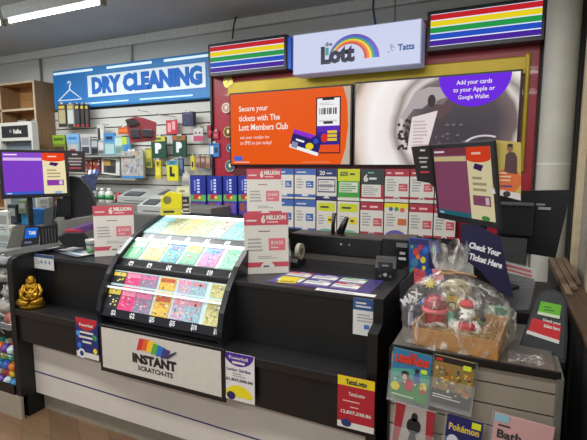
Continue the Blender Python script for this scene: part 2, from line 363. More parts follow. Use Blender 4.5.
def tv2_mat():
    m = bpy.data.materials.new('screen_picture'); m.use_nodes = True; nt = m.node_tree; b = nt.nodes['Principled BSDF']; L = nt.links.new
    tc = nt.nodes.new('ShaderNodeTexCoord'); mp = nt.nodes.new('ShaderNodeMapping'); mp.inputs['Location'].default_value = (-.78, 0, -.30); mp.inputs['Scale'].default_value = (1, 0, 1.05)
    ln = nt.nodes.new('ShaderNodeVectorMath'); ln.operation = 'LENGTH'
    nz = nt.nodes.new('ShaderNodeTexNoise'); nz.inputs['Scale'].default_value = 3; ad = nt.nodes.new('ShaderNodeMath'); ad.operation = 'MULTIPLY_ADD'; ad.inputs[1].default_value = .10
    rp = nt.nodes.new('ShaderNodeValToRGB'); cr = rp.color_ramp
    while len(cr.elements) < 10: cr.elements.new(.5)
    for el, (p_, c) in zip(cr.elements, [(0, '#251c26'), (.30, '#3a3038'), (.42, '#6d5a58'), (.455, '#d9cfc9'), (.50, '#8d7f7a'), (.56, '#efe6e2'), (.70, '#f8f4f2'), (.80, '#e3cfc2'), (.86, '#8e7a66'), (.93, '#c7b7a6')]):
        el.position = p_; el.color = (*lin(c), 1)
    L(tc.outputs['Object'], mp.inputs['Vector']); L(mp.outputs['Vector'], ln.inputs[0]); L(tc.outputs['Object'], nz.inputs['Vector']); L(nz.outputs['Fac'], ad.inputs[0]); L(ln.outputs['Value'], ad.inputs[2])
    L(ad.outputs['Value'], rp.inputs['Fac']); L(rp.outputs['Color'], b.inputs['Emission Color']); b.inputs['Emission Strength'].default_value = .85
    b.inputs['Base Color'].default_value = (0, 0, 0, 1); b.inputs['Roughness'].default_value = .35
    return m
def draw2(m, w, h):
    b = .014; m.rect(b, b, w-b, h-b, tv2_mat(), 1)
    g = screen('#b9aeb0', .8); d = screen('#4a3c40', .7); s = screen('#2b2228', .7); pk = screen('#e9dcdc', .85)
    m.poly([(.36, .36), (.42, .46), (.47, .54), (.56, .57), (.68, .56), (.72, .50), (.66, .44), (.56, .45), (.52, .42), (.46, .42), (.40, .34)][::-1], g, 2)
    m.disc(.585, .47, .028, .045, d, 3)
    m.poly([(.62, .47), (.72, .50), (.74, .42), (.66, .34), (.58, .36)][::-1], screen('#6a5358', .7), 2)
    m.poly([(.43, .20), (.45, .36), (.63, .40), (.60, .27), (.55, .06), (.42, .10)][::-1], pk, 4)
    m.bars(.46, .12, .58, .34, 9, screen('#cdb6b6', .8), 5, 3)
    for i in range(26): m.disc(.35+random.random()*.10, .12+random.random()*.22, .008+.01*random.random(), .012, d, 3)
    for i in range(18): m.disc(.62+random.random()*.22, .12+random.random()*.2, .006+.01*random.random(), .008, screen('#8a7a80', .6), 3)
    m.arc(.95, .13, .13, .15, 60, 150, screen('#d8d0d6', .8), 4, sz=.6); m.arc(.95, .10, .10, .105, 40, 150, screen('#a8a0a6', .8), 4, sz=.6)
    m.disc(.865, h-b, .235, .215, screen('#6a1fe0', .9), 6, 180, 360)
    m.txt('Add your cards', .75, .56, .98, .60, WHs, 7, .01); m.txt('to your Apple or', .73, .51, 1.0, .55, WHs, 7, .01); m.txt('Google Wallet', .765, .46, .965, .498, WHs, 7, .01)
tv(AY(353.5,120,3.44).x, AY(520.5,115,3.44).x, 1.587, 2.232, 'right wall screen showing a dark washing drum picture and purple semicircle', draw2)
# ================================================================ BROCHURES UNDER THE SCREENS
RD = paper('#a8303f'); WP = paper('#d6d2ca'); LB = paper('#3d62a8'); NB = paper('#2a3268'); GN = paper('#3f9a3c'); YG = paper('#c8cf2a'); YL = paper('#e3d12a'); GT = paper('#9a9a98'); PU = paper('#6a5aa8'); OG = paper('#c86a3a'); DG = paper('#2f3a38'); TL = paper('#6fa89a')
rows = [[('plainblue', 275), ('blue', 294), ('ten', 316), ('green', 337), ('dark6', 360), ('red', 384), ('red', 409), ('red', 434), (None, 457)],
        [('blue', 273), ('blue', 294), ('yellow', 316), ('yellow', 337), ('red', 360), ('multi', 384), ('red', 409), ('red', 434), (None, 457)]]
e0 = MB(); xl, xr = AY(268, 200, 3.42).x, AY(458, 200, 3.42).x
e0.box(xl-.35, xr, 3.425, 3.445, .98, 1.56, mat('#53141e', .5)); tag(e0.build('brochure_backing'), 'dark red backing panel behind the brochure cards', 'panel')
words = {('plainblue', 0): 'pale blue topped brochure leftmost of the upper row', }
ordn = ['leftmost', 'second from left', 'third from left', 'fourth from left', 'fifth from left', 'sixth from left', 'seventh from left', 'rightmost']
def brochure(kind, w, h):
    m = MB().box(0, w, 0, .004, 0, h, WP); k = 1
    if kind in ('plainblue', 'blue'):
        m.rect(0, h*.80, w, h, LB, 1); m.bars(w*.1, h*.85, w*.8, h*.93, 1, WP, 2); m.rect(w*.55, h*.38, w*.9, h*.60, LB, 1); m.bars(w*.6, h*.42, w*.85, h*.56, 2, WP, 2)
        m.bars(w*.1, h*.35, w*.45, h*.7, 4, GT, 1); m.rect(0, h*.06, w, h*.16, LB, 1); m.disc(w*.5, h*.1, w*.16, h*.08, WP, 2, 0, 180)
    elif kind == 'ten':
        m.rect(0, h*.75, w, h, NB, 1); m.txt('20', w*.15, h*.80, w*.42, h*.94, WP, 2, .03); m.bars(w*.5, h*.82, w*.9, h*.9, 1, WP, 2)
        m.rect(w*.06, h*.24, w*.94, h*.68, NB, 1); m.rect(w*.10, h*.28, w*.90, h*.64, WP, 2); m.bars(w*.15, h*.3, w*.85, h*.62, 4, GT, 3); m.rect(w*.1, h*.44, w*.9, h*.47, NB, 3); m.rect(0, 0, w, h*.12, NB, 1); m.disc(w*.5, h*.05, w*.15, h*.07, WP, 2, 0, 180)
    elif kind == 'green':
        m.rect(0, h*.62, w, h, YG, 1); m.txt('$25K', w*.1, h*.76, w*.5, h*.92, DG, 2, .04); m.bars(w*.55, h*.78, w*.92, h*.9, 1, DG, 2); m.rect(0, h*.1, w, h*.62, GN, 1); m.rect(w*.08, h*.26, w*.92, h*.58, WP, 2); m.bars(w*.12, h*.28, w*.9, h*.56, 4, GN, 3)
    elif kind == 'dark6':
        m.rect(0, h*.5, w, h, DG, 1); m.txt('6', w*.12, h*.60, w*.32, h*.84, WP, 2, .05); m.bars(w*.36, h*.64, w*.86, h*.78, 1, WP, 2); m.bars(w*.3, h*.84, w*.7, h*.94, 1, TL, 2); m.rect(0, 0, w, h*.5, RD, 1); m.rect(w*.05, h*.14, w*.88, h*.52, WP, 2); m.bars(w*.1, h*.18, w*.82, h*.48, 5, GT, 3); m.rect(0, 0, w, h*.08, paper('#e8e4de'), 3)
    elif kind == 'yellow':
        m.rect(w*.08, h*.70, w*.92, h*.94, YG, 1); m.bars(w*.2, h*.76, w*.85, h*.88, 1, DG, 2); m.rect(w*.55, h*.35, w*.9, h*.55, YL, 1); m.bars(w*.6, h*.39, w*.85, h*.51, 1, DG, 2); m.bars(w*.1, h*.3, w*.45, h*.6, 4, GT, 1); m.disc(w*.5, h*.02, w*.5, h*.16, TL, 1, 0, 180)
    elif kind == 'multi':
        m.rect(0, h*.86, w, h, YL, 1); m.disc(w*.28, h*.84, w*.09, w*.09, paper('#3c63a8'), 2); m.disc(w*.52, h*.84, w*.09, w*.09, GN, 2); m.disc(w*.76, h*.82, w*.10, w*.10, paper('#d8604a'), 2); m.rect(w*.58, h*.40, w*.95, h*.58, OG, 1); m.bars(w*.1, h*.35, w*.5, h*.72, 5, GT, 1); m.disc(w*.5, 0, w*.5, h*.26, PU, 1, 0, 180); m.disc(w*.5, h*.02, w*.14, h*.1, WP, 2, 0, 180)
    else:
        m.rect(0, h*.78, w, h, RD, 1); m.bars(w*.08, h*.85, w*.35, h*.92, 1, WP, 2); m.bars(w*.42, h*.82, w*.95, h*.94, 1, paper('#e9b8b8'), 2); m.rect(w*.58, h*.34, w*.95, h*.56, paper('#c0525a'), 1); m.bars(w*.62, h*.38, w*.9, h*.52, 2, paper('#e0b0b0'), 2)
        m.bars(w*.08, h*.32, w*.5, h*.72, 5, GT, 1); m.rect(0, h*.1, w, h*.17, RD, 1); m.disc(w*.5, h*.1, w*.13, h*.09, WP, 2, 0, 180); m.rect(w*.42, h*.11, w*.58, h*.14, DG, 3)
    return m
desc = {'plainblue': 'pale brochure with blue heading', 'blue': 'blue and white brochure', 'ten': 'navy framed brochure with table', 'green': 'green and lime brochure', 'dark6': 'dark green and red brochure with a large 6', 'red': 'red and white brochure', 'yellow': 'white brochure with lime yellow heading', 'multi': 'brochure with coloured balls and purple base'}
for r, row in enumerate(rows):
    v0, v1 = ((169, 201), (202, 237))[r]
    for i in range(len(row)-1):
        k, u = row[i]; u2 = row[i+1][1]; xa = AY(u+.6, 200, 3.40).x; xb = AY(u2-.6, 200, 3.40).x
        z1 = AY(360, v0, 3.4).z; z0 = AY(360, v1, 3.4).z
        o = brochure(k, xb-xa, z1-z0).build('brochure', loc=(xa, 3.40, z0))
        tag(o, f"{desc[k]}, {ordn[i]} of the {['upper', 'lower'][r]} row", 'brochure', 'brochures under the screens')
# brochure shelf lips
xs0, xs1 = AY(188, 220, 3.42).x, AY(458, 220, 3.38).x
tag(MB().box(xs0, xs1, 3.30, 3.445, 1.045, 1.06, BLACK, bev=.003).box(xs0, xs1, 3.30, 3.305, 1.06, 1.08, BLACK).build('display_shelf'), 'black ledge below the brochure rows', 'shelf')
# tall blue packs left
BP = mat('#26338f', .3, noise=.05); 
for i, (u0, u1) in enumerate([(190, 206), (207, 222), (223, 237), (238, 252)]):
    m, w, h, loc = card(u0+.5, 176, u1-.3, 215, 3.30, BP, t=.06); loc.z = 1.15-.0 if False else loc.z
    for q in range(5): m.rect(w*.45, h*(.92-q*.075)-h*.05, w*.62, h*(.92-q*.075), paper('#c9cdea'), 1)
    m.rect(w*.25, h*.62, w*.36, h*.9, paper('#7d86c8'), 1)
    m.rect(0, h*.36, w, h*.52, paper('#5aa85a'), 1); m.rect(w*.2, h*.40, w*.7, h*.54, paper('#a8304a'), 2); m.rect(w*.05, h*.02, w*.95, h*.36, paper('#4a3a8c'), 1)
    m.disc(w*.3, h*.2, w*.2, h*.12, paper('#8f4a3a'), 2); m.rect(w*.55, h*.05, w*.9, h*.3, paper('#6f4fa6'), 2); m.disc(w*.6, h*.45, w*.1, h*.04, YL, 3)
    tag(m.build('card_pack', loc=loc), f"tall blue gift card pack, {ordn[i]} of the four beside the brochures", 'pack', 'blue gift card packs')
xq0, xq1 = AY(186, 216, 3.3).x, AY(254, 216, 3.3).x; zq = AY(220, 215.5, 3.3).z
tag(MB().box(xq0, xq1, 3.27, 3.58, zq-.02, zq, mat('#8a8d8a', .4), bev=.003).build('pack_shelf'), 'grey shelf carrying the tall blue packs', 'shelf')
# ================================================================ COUNTER
XL, XR = -2.68, -.47
CB = mat('#0f1011', .4, noise=.2, scale=8); CT = mat('#1f1f22', .33, noise=.15, scale=5)
e = empty('sales_counter', ((XL+XR)/2, 1.9, 0), 'long black sales counter with lower ledge and white lower front', 'counter')
ox = (XL+XR)/2; oy = 1.9
def cpart(name, m, fn=None):
    mb = MB(); fn(mb) if fn else None; mb.M = Matrix.Identity(4)
    mb.v = [v-Vector((ox, oy, 0)) for v in mb.v]; return mb.build(name, e)
cpart('countertop', 0, lambda b: b.box(XL, XR, 1.85, 2.52, 1.005, 1.030, CT, bev=.004))
cpart('upper_panel', 0, lambda b: b.box(XL, XR, 1.86, 1.89, .725, 1.005, CB))
cpart('ledge', 0, lambda b: b.box(XL, XR, 1.70, 1.86, .685, .725, mat('#1c1b1c', .28, noise=.15, scale=6), bev=.004))
cpart('front_apron', 0, lambda b: b.prism([(XL, .52), (XR, .475), (XR, .685), (XL, .685)], 1.715, 1.74, CB, 'Y'))
lw = mat('#cfc8c0', .45, noise=.04, scale=4)
cpart('lower_panel', 0, lambda b: b.box(XL, XR, 1.80, 1.82, .135, .56, lw))
cpart('blue_pinstripe', 0, lambda b: b.prism([(XL, .276), (XR, .246), (XR, .253), (XL, .284)], 1.7985, 1.80, mat('#27306a', .4), 'Y'))
cpart('kickboard', 0, lambda b: b.box(XL, XR, 1.85, 1.87, 0, .14, mat('#8d8578', .45, noise=.08)))
def endp(xa, xb, ytop, name):
    pts = [(1.70, .15), (1.70, 1.0), (1.715, 1.03), (1.75, 1.045), (2.53, 1.045), (2.53, 0), (1.74, 0), (1.74, .15)] if xa < -2 else [(1.72, .0), (1.72, .92), (1.80, .94), (1.80, 1.045), (2.53, 1.045), (2.53, 0)]
    cpart(name, 0, lambda b: b.prism(pts, xa, xb, CB, 'X'))
endp(XL-.045, XL, 0, 'end_panel'); endp(XR, XR+.042, 0, 'end_panel')
# left return kick
tag(MB().box(-4.2, XL-.002, 1.694, 1.712, 0, .15, mat('#9c9384', .45, noise=.06)).build('kickboard_panel'), 'beige kickboard under the left goods bin', 'kickboard')
# instant scratch-its fascia
x0, x1 = AY(103, 345, 1.69).x, AY(222, 375, 1.69).x
W = x1-x0
e = empty('instant_ticket_sign', (x0-.02, 1.685, .50), 'black framed white sign panel with paint stroke rainbow logo', 'sign')
MB().box(0, W+.04, 0, .012, -.02, .245, BLACK, bev=.003).build('frame', e)
m = MB().rect(.02, .005, W+.02, .232, mat('#c9c4bc', .4, noise=.03), 1)
cx = .02+W*.47
for i, c in enumerate(['#c8323a', '#e2622a', '#efc02a', '#4fa84a', '#2f6ab8', '#3a3a7a']):
    xx = cx-.115+i*.032; dz = [.0, .004, .002, -.004, -.008, -.014][i]
    m.poly([(xx, .145+dz), (xx+.04, .15+dz), (xx+.065, .215+dz-.004*i), (xx+.022, .212+dz-.002*i)], paper(c), 2+i)
m.poly([(cx+.07, .145), (cx+.15, .185), (cx+.148, .175), (cx+.09, .135)][::-1], paper('#3a3450'), 9)
DK = paper('#17171b')
m.txt('INSTANT', cx-.145, .075, cx+.145, .128, DK, 3, .06); m.txt('SCRATCH-ITS', cx-.11, .038, cx+.12, .064, DK, 3, .03)
m.build('sign_face', e, (0, -.001, 0))
# ---- counter front labels
def front_card(name, u0, v0, u1, v1, Y, bg, draw, label, cat='label', group=None, yaw=0):
    m, w, h, loc = card(u0, v0, u1, v1, Y, bg, t=.002); draw(m, w, h); return tag(m.build(name, loc=loc), label, cat, group)
def d_blue(m, w, h):
    m.disc(w/2, h, w*.48, h*.3, paper('#b8202e'), 1, 180, 360); m.txt('Powerball', w*.2, h*.80, w*.8, h*.87, WP, 2, .03)
    for i, (a, b) in enumerate([(.2, .62), (.15, .5), (.3, .38)]): m.rect(w*a, h*b, w*(1-a), h*(b+.05), WP, 2)
    for a, b, c in [(.12, .6, '#4f8fd0'), (.86, .55, '#2fa06a'), (.15, .3, '#2f6fd0'), (.85, .22, '#e8d22a')]: m.disc(w*a, h*b, w*.09, w*.09, paper(c), 2)
    m.rect(0, 0, w, h*.14, WP, 1); m.disc(w*.25, h*.1, w*.16, w*.16, paper('#dfdfe6'), 3); m.disc(w*.25, h*.1, w*.09, w*.09, NB, 4)
front_card('jackpot_label', 76, 319, 98, 358, 1.69, paper('#1c2a6c'), d_blue, 'navy jackpot label with red top beside the white sign panel')
def d_white(m, w, h):
    m.disc(w/2, h, w*.48, h*.27, paper('#4a1f8a'), 1, 180, 360); m.txt('Powerball', w*.2, h*.87, w*.8, h*.94, WP, 2, .02); m.rect(w*.3, h*.78, w*.7, h*.83, WP, 2)
    m.txt('Lotto Strike', w*.12, h*.62, w*.88, h*.69, paper('#2a1f5a'), 2, .02); m.bars(w*.3, h*.5, w*.75, h*.6, 2, GT, 2); m.txt('$1,837,500.00', w*.08, h*.40, w*.95, h*.47, DG, 2, .04)
    m.disc(w/2, h*.08, w*.44, h*.25, paper('#e3cf1c'), 1, 0, 180); m.rect(0, 0, w, h*.08, WP, 3); m.disc(w*.25, h*.09, w*.14, w*.12, paper('#2a1f5a'), 4)
front_card('jackpot_label', 223.5, 354, 254.5, 401, 1.69, paper('#d8d4d4'), d_white, 'white jackpot label with purple top and yellow base on the black front')
def d_red(m, w, h):
    m.rect(0, h*.82, w, h, paper('#dfc51c'), 1); m.txt('TattsLotto', w*.22, h*.85, w*.8, h*.95, DG, 2, .05)
    m.txt('TattsLotto', w*.3, h*.64, w*.75, h*.71, WP, 2, .02); m.bars(w*.15, h*.5, w*.85, h*.56, 1, paper('#e0a0a0'), 2); m.bars(w*.35, h*.4, w*.7, h*.45, 1, paper('#e0a0a0'), 2)
    m.txt('12,837,338.86', w*.1, h*.27, w*.92, h*.35, WP, 2, .03); m.rect(0, 0, w, h*.12, WP, 1); m.disc(w*.25, h*.1, w*.14, w*.11, NB, 3)
front_card('jackpot_label', 337.5, 378, 374.5, 430, 1.69, paper('#a81e2c'), d_red, 'red jackpot label with yellow top near the right post of the counter')
def d_note(m, w, h):
    m.rect(0, h*.68, w, h, paper('#2c4f86'), 1); m.bars(w*.1, h*.74, w*.7, h*.92, 2, WP, 2); m.bars(w*.15, h*.35, w*.85, h*.6, 3, GT, 1); m.rect(w*.42, h*.18, w*.62, h*.3, paper('#3f6fb4'), 2)
front_card('notice_card', 353, 299, 380, 336, 1.847, paper('#cfd0cc'), d_note, 'white notice with blue heading hanging at the right end of the counter panel', 'notice')
def d_note2(m, w, h):
    m.rect(0, h*.78, w, h, paper('#31486e'), 1); m.bars(w*.08, h*.3, w*.5, h*.7, 3, GT, 1)
    for a in (.52, .68, .84): m.disc(w*a, h*.5, w*.04, w*.05, paper('#6a7aa0'), 2)
front_card('notice_card', 29.5, 254.5, 53.5, 269, 1.847, paper('#c9cac8'), d_note2, 'small white notice with navy strip above the golden statue', 'notice')
# ================================================================ INSTANT TICKET DISPLAY
DX0, DX1 = -1.985, -1.215
prof = [(1.74, .726), (1.73, .80), (1.75, .89), (1.805, .99), (1.89, 1.09), (2.0, 1.17), (2.14, 1.24), (2.34, 1.30)]
back = [(2.38, 1.29), (2.38, 1.032), (1.893, 1.032), (1.893, .726)]
e = empty('instant_ticket_display', ((DX0+DX1)/2, 1.90, .745), 'curved black lit display of instant tickets on the counter ledge', 'display')
off = Vector(((DX0+DX1)/2, 1.86, .745))
def dpart(name, fn, parent=None):
    b = MB(); fn(b); b.v = [v-off for v in b.v]; return b.build(name, parent or e)
GL = mat('#1b1c20', .25, noise=.1)
for a, b_ in ((DX0-.03, DX0), (DX1, DX1+.03)): dpart('side_panel', lambda b: b.prism([(y-.04, z) for y, z in prof+back], a, b_, GL, 'X'))
inset = [(1.74, .80), (1.87, 1.0), (1.90, 1.05), (2.05, 1.165), (2.08, 1.19), (2.30, 1.262)]
dpart('rear_shell', lambda b: b.prism([(1.74, .728), (1.755, .80), (1.81, .94), (1.90, 1.05), (2.10, 1.17), (2.31, 1.25), (2.33, 1.25), (2.33, 1.034), (1.813, 1.034), (1.813, .728)], DX0, DX1, BLACK, 'X'))
tiers = [((1.715, .812), (1.812, 1.005)), ((1.868, 1.065), (1.985, 1.158)), ((2.04, 1.188), (2.26, 1.272))]
TB = mat('#b9cfd0', .4, noise=0, emit=.15)
LED = mat('#f4fffc', .4, noise=0, emit=1.7)
for (ya, za), (yb, zb_) in tiers:
    dpart('tier_board', lambda b: b.prism([(ya, za), (yb, zb_), (yb+.008, zb_-.010), (ya+.012, za-.008)], DX0, DX1, TB, 'X'))
rails = [((1.695, .775), (1.708, .818)), ((1.818, 1.012), (1.862, 1.062)), ((1.995, 1.158), (2.034, 1.186)), ((2.265, 1.272), (2.30, 1.292))]
for i, ((ya, za), (yb, zb_)) in enumerate(rails):
    b = MB(); b.prism([(ya, za), (yb, zb_), (yb+.02, zb_-.01), (ya+.02, za-.014)], DX0, DX1, GL, 'X'); b.v = [v-off for v in b.v]; rl = b.build('price_rail', e)
    if i < 3:   # printed price marks on the rail
        d = Vector((0, yb-ya, zb_-za)); L_ = d.length; d.normalize(); nrm = Vector((0, -d.z, d.y))
        for q in range(6):
            b = MB(); b.M = Matrix.Translation(Vector((DX0+.07+q*.135, ya, za))+nrm*.001) @ Matrix(((1, 0, 0, 0), (0, -nrm.y, d.y, 0), (0, -nrm.z, d.z, 0), (0, 0, 0, 1)))
            b.txt(['$2', '$2', '$5', '$5', '$10', '$10'][q], 0, L_*.15, .035, L_*.85, paper('#d9dbe0'), 1, .04); b.v = [v-off for v in b.v]; b.build('price_mark', rl)
for (ya, za), z_ in (((1.985, 1.158), 1), ((2.26, 1.272), 1), ((1.812, 1.005), 0)):
    if z_: dpart('led_strip', lambda b: b.prism([(ya-.020, za-.006), (ya-.002, za+.004), (ya-.004, za+.008), (ya-.022, za-.002)], DX0+.01, DX1-.01, LED, 'X'))
lt = bpy.data.lights.new('display_lamp', 'AREA'); 
for (yy, zz, en) in ((1.94, 1.20, .22), (2.14, 1.32, .2)):
    l = bpy.data.lights.new('display_lamp', 'AREA'); l.shape = 'RECTANGLE'; l.size = .75; l.size_y = .02; l.energy = en; l.color = (.92, 1, .98)
    o = bpy.data.objects.new('display_lamp', l); COL.objects.link(o); o.location = ((DX0+DX1)/2, yy+.07, zz); o.rotation_euler = (R(20), 0, 0)
# glass lip across the first tier
dpart('acrylic_lip', lambda b: b.prism([(1.753, .915), (1.758, .925), (1.75, .93), (1.745, .92)], DX0, DX1, mat('#d9e2e4', .2, emit=.25, noise=0), 'X'))
def wash(c, f):  # blends pale glare and whitish plastic cover into the ticket colours
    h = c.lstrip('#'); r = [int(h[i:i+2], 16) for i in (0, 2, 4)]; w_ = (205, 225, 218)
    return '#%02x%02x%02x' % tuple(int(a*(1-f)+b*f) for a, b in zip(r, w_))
tk = [  # (tier, [(name, colours, from, to)])
    (0, [('black and yellow', '#2a2a30', '#d8c64a', 0, .13), ('hot pink', '#d83f7a', '#e889aa', .13, .27), ('grey pink', '#8a7f98', '#cf6f98', .27, .42), ('gold and red', '#d8b04a', '#b8542f', .44, .58), ('lilac', '#b8a8c0', '#d98aa4', .60, .71), ('pale blue', '#8fb4c4', '#c8828f', .71, .83), ('olive gold', '#c4c080', '#a8a060', .87, .98)]),
    (1, [('leaf green', '#3f9a58', '#9fdc9a', .01, .15), ('amber and green', '#b8a848', '#7fbf88', .18, .34), ('teal and navy', '#2f8a8a', '#2f4a9a', .36, .50), ('green with orange', '#4f9a78', '#e8b02f', .52, .66), ('pink and cobalt', '#c86a98', '#2f7ac8', .68, .83), ('mint green', '#7fc8a0', '#4fa878', .86, .99)]),
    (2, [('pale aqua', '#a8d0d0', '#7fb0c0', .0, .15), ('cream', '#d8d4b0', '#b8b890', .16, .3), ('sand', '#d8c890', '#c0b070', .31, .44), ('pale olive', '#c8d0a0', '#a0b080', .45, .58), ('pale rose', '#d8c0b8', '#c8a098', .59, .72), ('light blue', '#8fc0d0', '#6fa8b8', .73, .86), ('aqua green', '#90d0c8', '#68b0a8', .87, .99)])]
tn = ['bottom', 'middle', 'top']
for t, items in tk:
    (ya, za), (yb, zb_) = tiers[t]; d = Vector((0, yb-ya, zb_-za)); L_ = d.length; d.normalize(); nrm = Vector((0, -d.z, d.y)); wd = DX1-DX0
    for q, (nm, c1, c2, a, b_) in enumerate(items):
        m = MB(); w = wd*(b_-a); hs = [(0.0, .60), (.66, .97)] if t == 0 else [(0.02, .93)]
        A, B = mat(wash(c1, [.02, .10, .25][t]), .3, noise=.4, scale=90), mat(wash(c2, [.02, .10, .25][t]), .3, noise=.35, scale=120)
        for (h0, h1) in hs:
            h0 *= L_; h1 *= L_
            m.box(0, w, 0, .002, h0, h1, A)
            rr = random.Random(q*7+t)
            kk = 7 if h1-h0 > .08 else 3
            m.rect(w*.06, h0+(h1-h0)*.62, w*.94, h0+(h1-h0)*.92, B, 1)
            for j in range(5*kk//2):
                px, pz = rr.uniform(.08, .8)*w, h0+(h1-h0)*rr.uniform(.08, .8)
                m.disc(px+.006, pz+.004, .003+.005*rr.random(), .003+.003*rr.random(), [B, paper('#e8e4d8'), paper(rr.choice(['#2a2a30', '#c8485a', '#e8c83a', '#3a6ab8', '#3f9a58'])), B][j % 4], 2+j % 3, n=8)
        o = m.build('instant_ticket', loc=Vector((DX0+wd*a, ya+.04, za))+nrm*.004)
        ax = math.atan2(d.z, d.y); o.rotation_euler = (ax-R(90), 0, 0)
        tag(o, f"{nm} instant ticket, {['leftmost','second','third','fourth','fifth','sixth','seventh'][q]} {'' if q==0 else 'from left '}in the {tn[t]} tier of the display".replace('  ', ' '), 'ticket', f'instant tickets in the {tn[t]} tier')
# ================================================================ GOLDEN BUDDHA STATUE
q = Vector((-2.605, 1.765, .728))
GD = mat('#a87f22', .33, .8, noise=.5, scale=90, bump=.9)
e = empty('buddha_statue', (q.x, q.y, .7255), 'golden seated laughing buddha statue on the left of the counter ledge', 'statue', rot=(0, 0, R(40))); e.scale = (1.12, 1.12, 1.32)
b = MB(); 
b.lathe([(.058, 0), (.064, .006), (.062, .02), (.052, .026)], (0, 0, 0), GD, n=28, sy=.75)
b.build('base', e)
b = MB(); g = GD
b.ell((0, 0, .058), (.048, .036, .042), g, 20, 12); b.ell((0, -.012, .062), (.033, .032, .032), g, 16, 10)  # torso + belly
b.ell((0, 0, .095), (.036, .026, .026), g, 16, 9)
b.ell((0, -.003, .128), (.0195, .02, .022), g, 16, 12)  # head
b.ell((0, -.012, .113), (.012, .010, .007), g)  # chin
for s in (-1, 1):
    b.ell((s*.021, 0, .122), (.005, .005, .013), g, 8, 6)  # long ears
    b.ell((s*.010, -.018, .122), (.007, .006, .006), g, 8, 6)  # cheeks
    b.tube([(s*.030, 0, .104), (s*.048, -.008, .078), (s*.044, -.028, .058), (s*.030, -.040, .052)], [.013, .013, .010, .007], g)
    b.ell((s*.026, -.042, .051), (.009, .008, .006), g, 10, 7)
    for f in range(4): b.tube([(s*(.022-.004*f), -.045, .052), (s*(.018-.004*f), -.050, .048)], [.003, .0025], g, 6)
    b.tube([(s*.012, -.01, .034), (s*.046, -.020, .036), (s*.054, -.030, .034), (s*.030, -.044, .032), (s*.004, -.046, .030)], [.02, .02, .018, .013, .009], g)
b.ell((0, -.024, .124), (.0045, .005, .004), g, 8, 6); b.tube([(-.008, -.021, .117), (0, -.0235, .115), (.008, -.021, .117)], .0012, mat('#5c4210', .5), 6)
for s in (-1, 1): b.ell((s*.0075, -.0205, .129), (.003, .0015, .0016), mat('#4a3510', .5), 8, 5)
b.build('figure', e)
b = MB(); 
for s in (-1, 1): b.tube([(s*.028, -.006, .108), (s*.030, -.026, .09), (s*.036, -.034, .066), (s*.05, -.03, .045)], [.006, .007, .007, .006], mat('#8f6a16', .35, .8, noise=.3, scale=60))
b.build('robe', e)
b = MB()
for i in range(14):
    a = math.pi*(i/13); b.ell((.026*math.cos(a), -.030-.010*math.sin(a), .098-.022*math.sin(a)), .0036, mat('#d8a83a', .25, .9), 8, 6)
b.build('bead_necklace', e)
b = MB().ell((.030, -.045, .064), (.014, .011, .013), mat('#c8982a', .25, .9), 12, 8); b.build('gold_ingot', e)
# ================================================================ PROMOTION SHEETS
PR = paper('#bb4555'); PK = paper('#cf6a76'); SH = mat('#cfcbc4', .45, noise=.02)
def promo(m, w, h, lines=6):
    m.rect(0, h*.80, w, h, PR, 1); m.txt('6', w*.38, h*.83, w*.48, h*.97, SH, 2, .06); m.txt('MILLION', w*.50, h*.885, w*.95, h*.965, SH, 2, .06); m.bars(w*.52, h*.83, w*.9, h*.87, 1, paper('#e8c0c0'), 2)
    m.rect(w*.05, h*.865, w*.28, h*.89, SH, 2)
    m.bars(w*.32, h*.68, w*.72, h*.72, 1, paper('#8a6a6a'), 1); m.bars(w*.08, h*.36, w*.42, h*.60, 4, GT, 1, 5)
    m.rect(w*.55, h*.38, w*.93, h*.58, PK, 1); m.txt('$14.50', w*.6, h*.47, w*.88, h*.54, SH, 2, .02); m.bars(w*.6, h*.41, w*.86, h*.45, 1, SH, 2)
    m.bars(w*.3, h*.24, w*.78, h*.30, 2, GT, 1); m.rect(0, h*.11, w, h*.19, PR, 1); m.disc(w*.52, h*.10, w*.16, h*.10, SH, 2, 0, 180); m.bars(w*.42, h*.10, w*.62, h*.15, 1, DG, 3)
def easel(u0, v0, u1, v1, foot, label, tilt, riser=0, turn=0, base=True):
    d = foot.y/ray((u0+u1)/2, v1)[1]; k = d/F; w, h = (u1-u0)*k, (v1-v0)*k*1.01
    r = ray((u0+u1)/2, v1); o = Vector((0, 0, H))+Vector(r)*d; yaw = math.atan2(-r[0], r[1])+turn
    e = empty('promotion_sheet', o, label, 'sheet', rot=(tilt, 0, yaw))
    m = MB().box(0, w, 0, .003, 0, h, SH); promo(m, w, h); m.v = [v-Vector((w/2, 0, 0)) for v in m.v]; m.build('printed_card', e)
    if base:
        g = o.z-1.031
        MB().box(-w/2-.003, w/2+.003, .003, .0045, -g+.002, h, CLEAR).box(-w/2, w/2, .0045, .06, -g+.001, -g+.004, CLEAR).box(-w/2-.003, w/2+.003, -.006, .0045, -.004, -.001, CLEAR).build('acrylic_holder', e)
    return e
easel(96.5, 206, 134, 255.5, AZ(115, 255.5, 1.034), 'red headed promotion sheet standing on the counter left of the ticket display', R(-5), turn=R(-4))
easel(245, 213.5, 289, 273.5, AZ(268, 273.5, 1.034), 'red headed promotion sheet standing on the counter right of the ticket display', R(-4), turn=R(6))
s2 = easel(247.5, 169.5, 282, 221, Vector((0, 2.20, 0)), 'promotion sheet raised on a stand behind another red headed sheet', R(-6), turn=R(4), base=False)
g_ = s2.location.z-1.033
MB().tube([(0, .012, .1), (0, .03, -g_+.01)], .006, BLACK).box(-.05, .05, .0, .07, -g_, -g_+.006, BLACK).build('stand', s2)
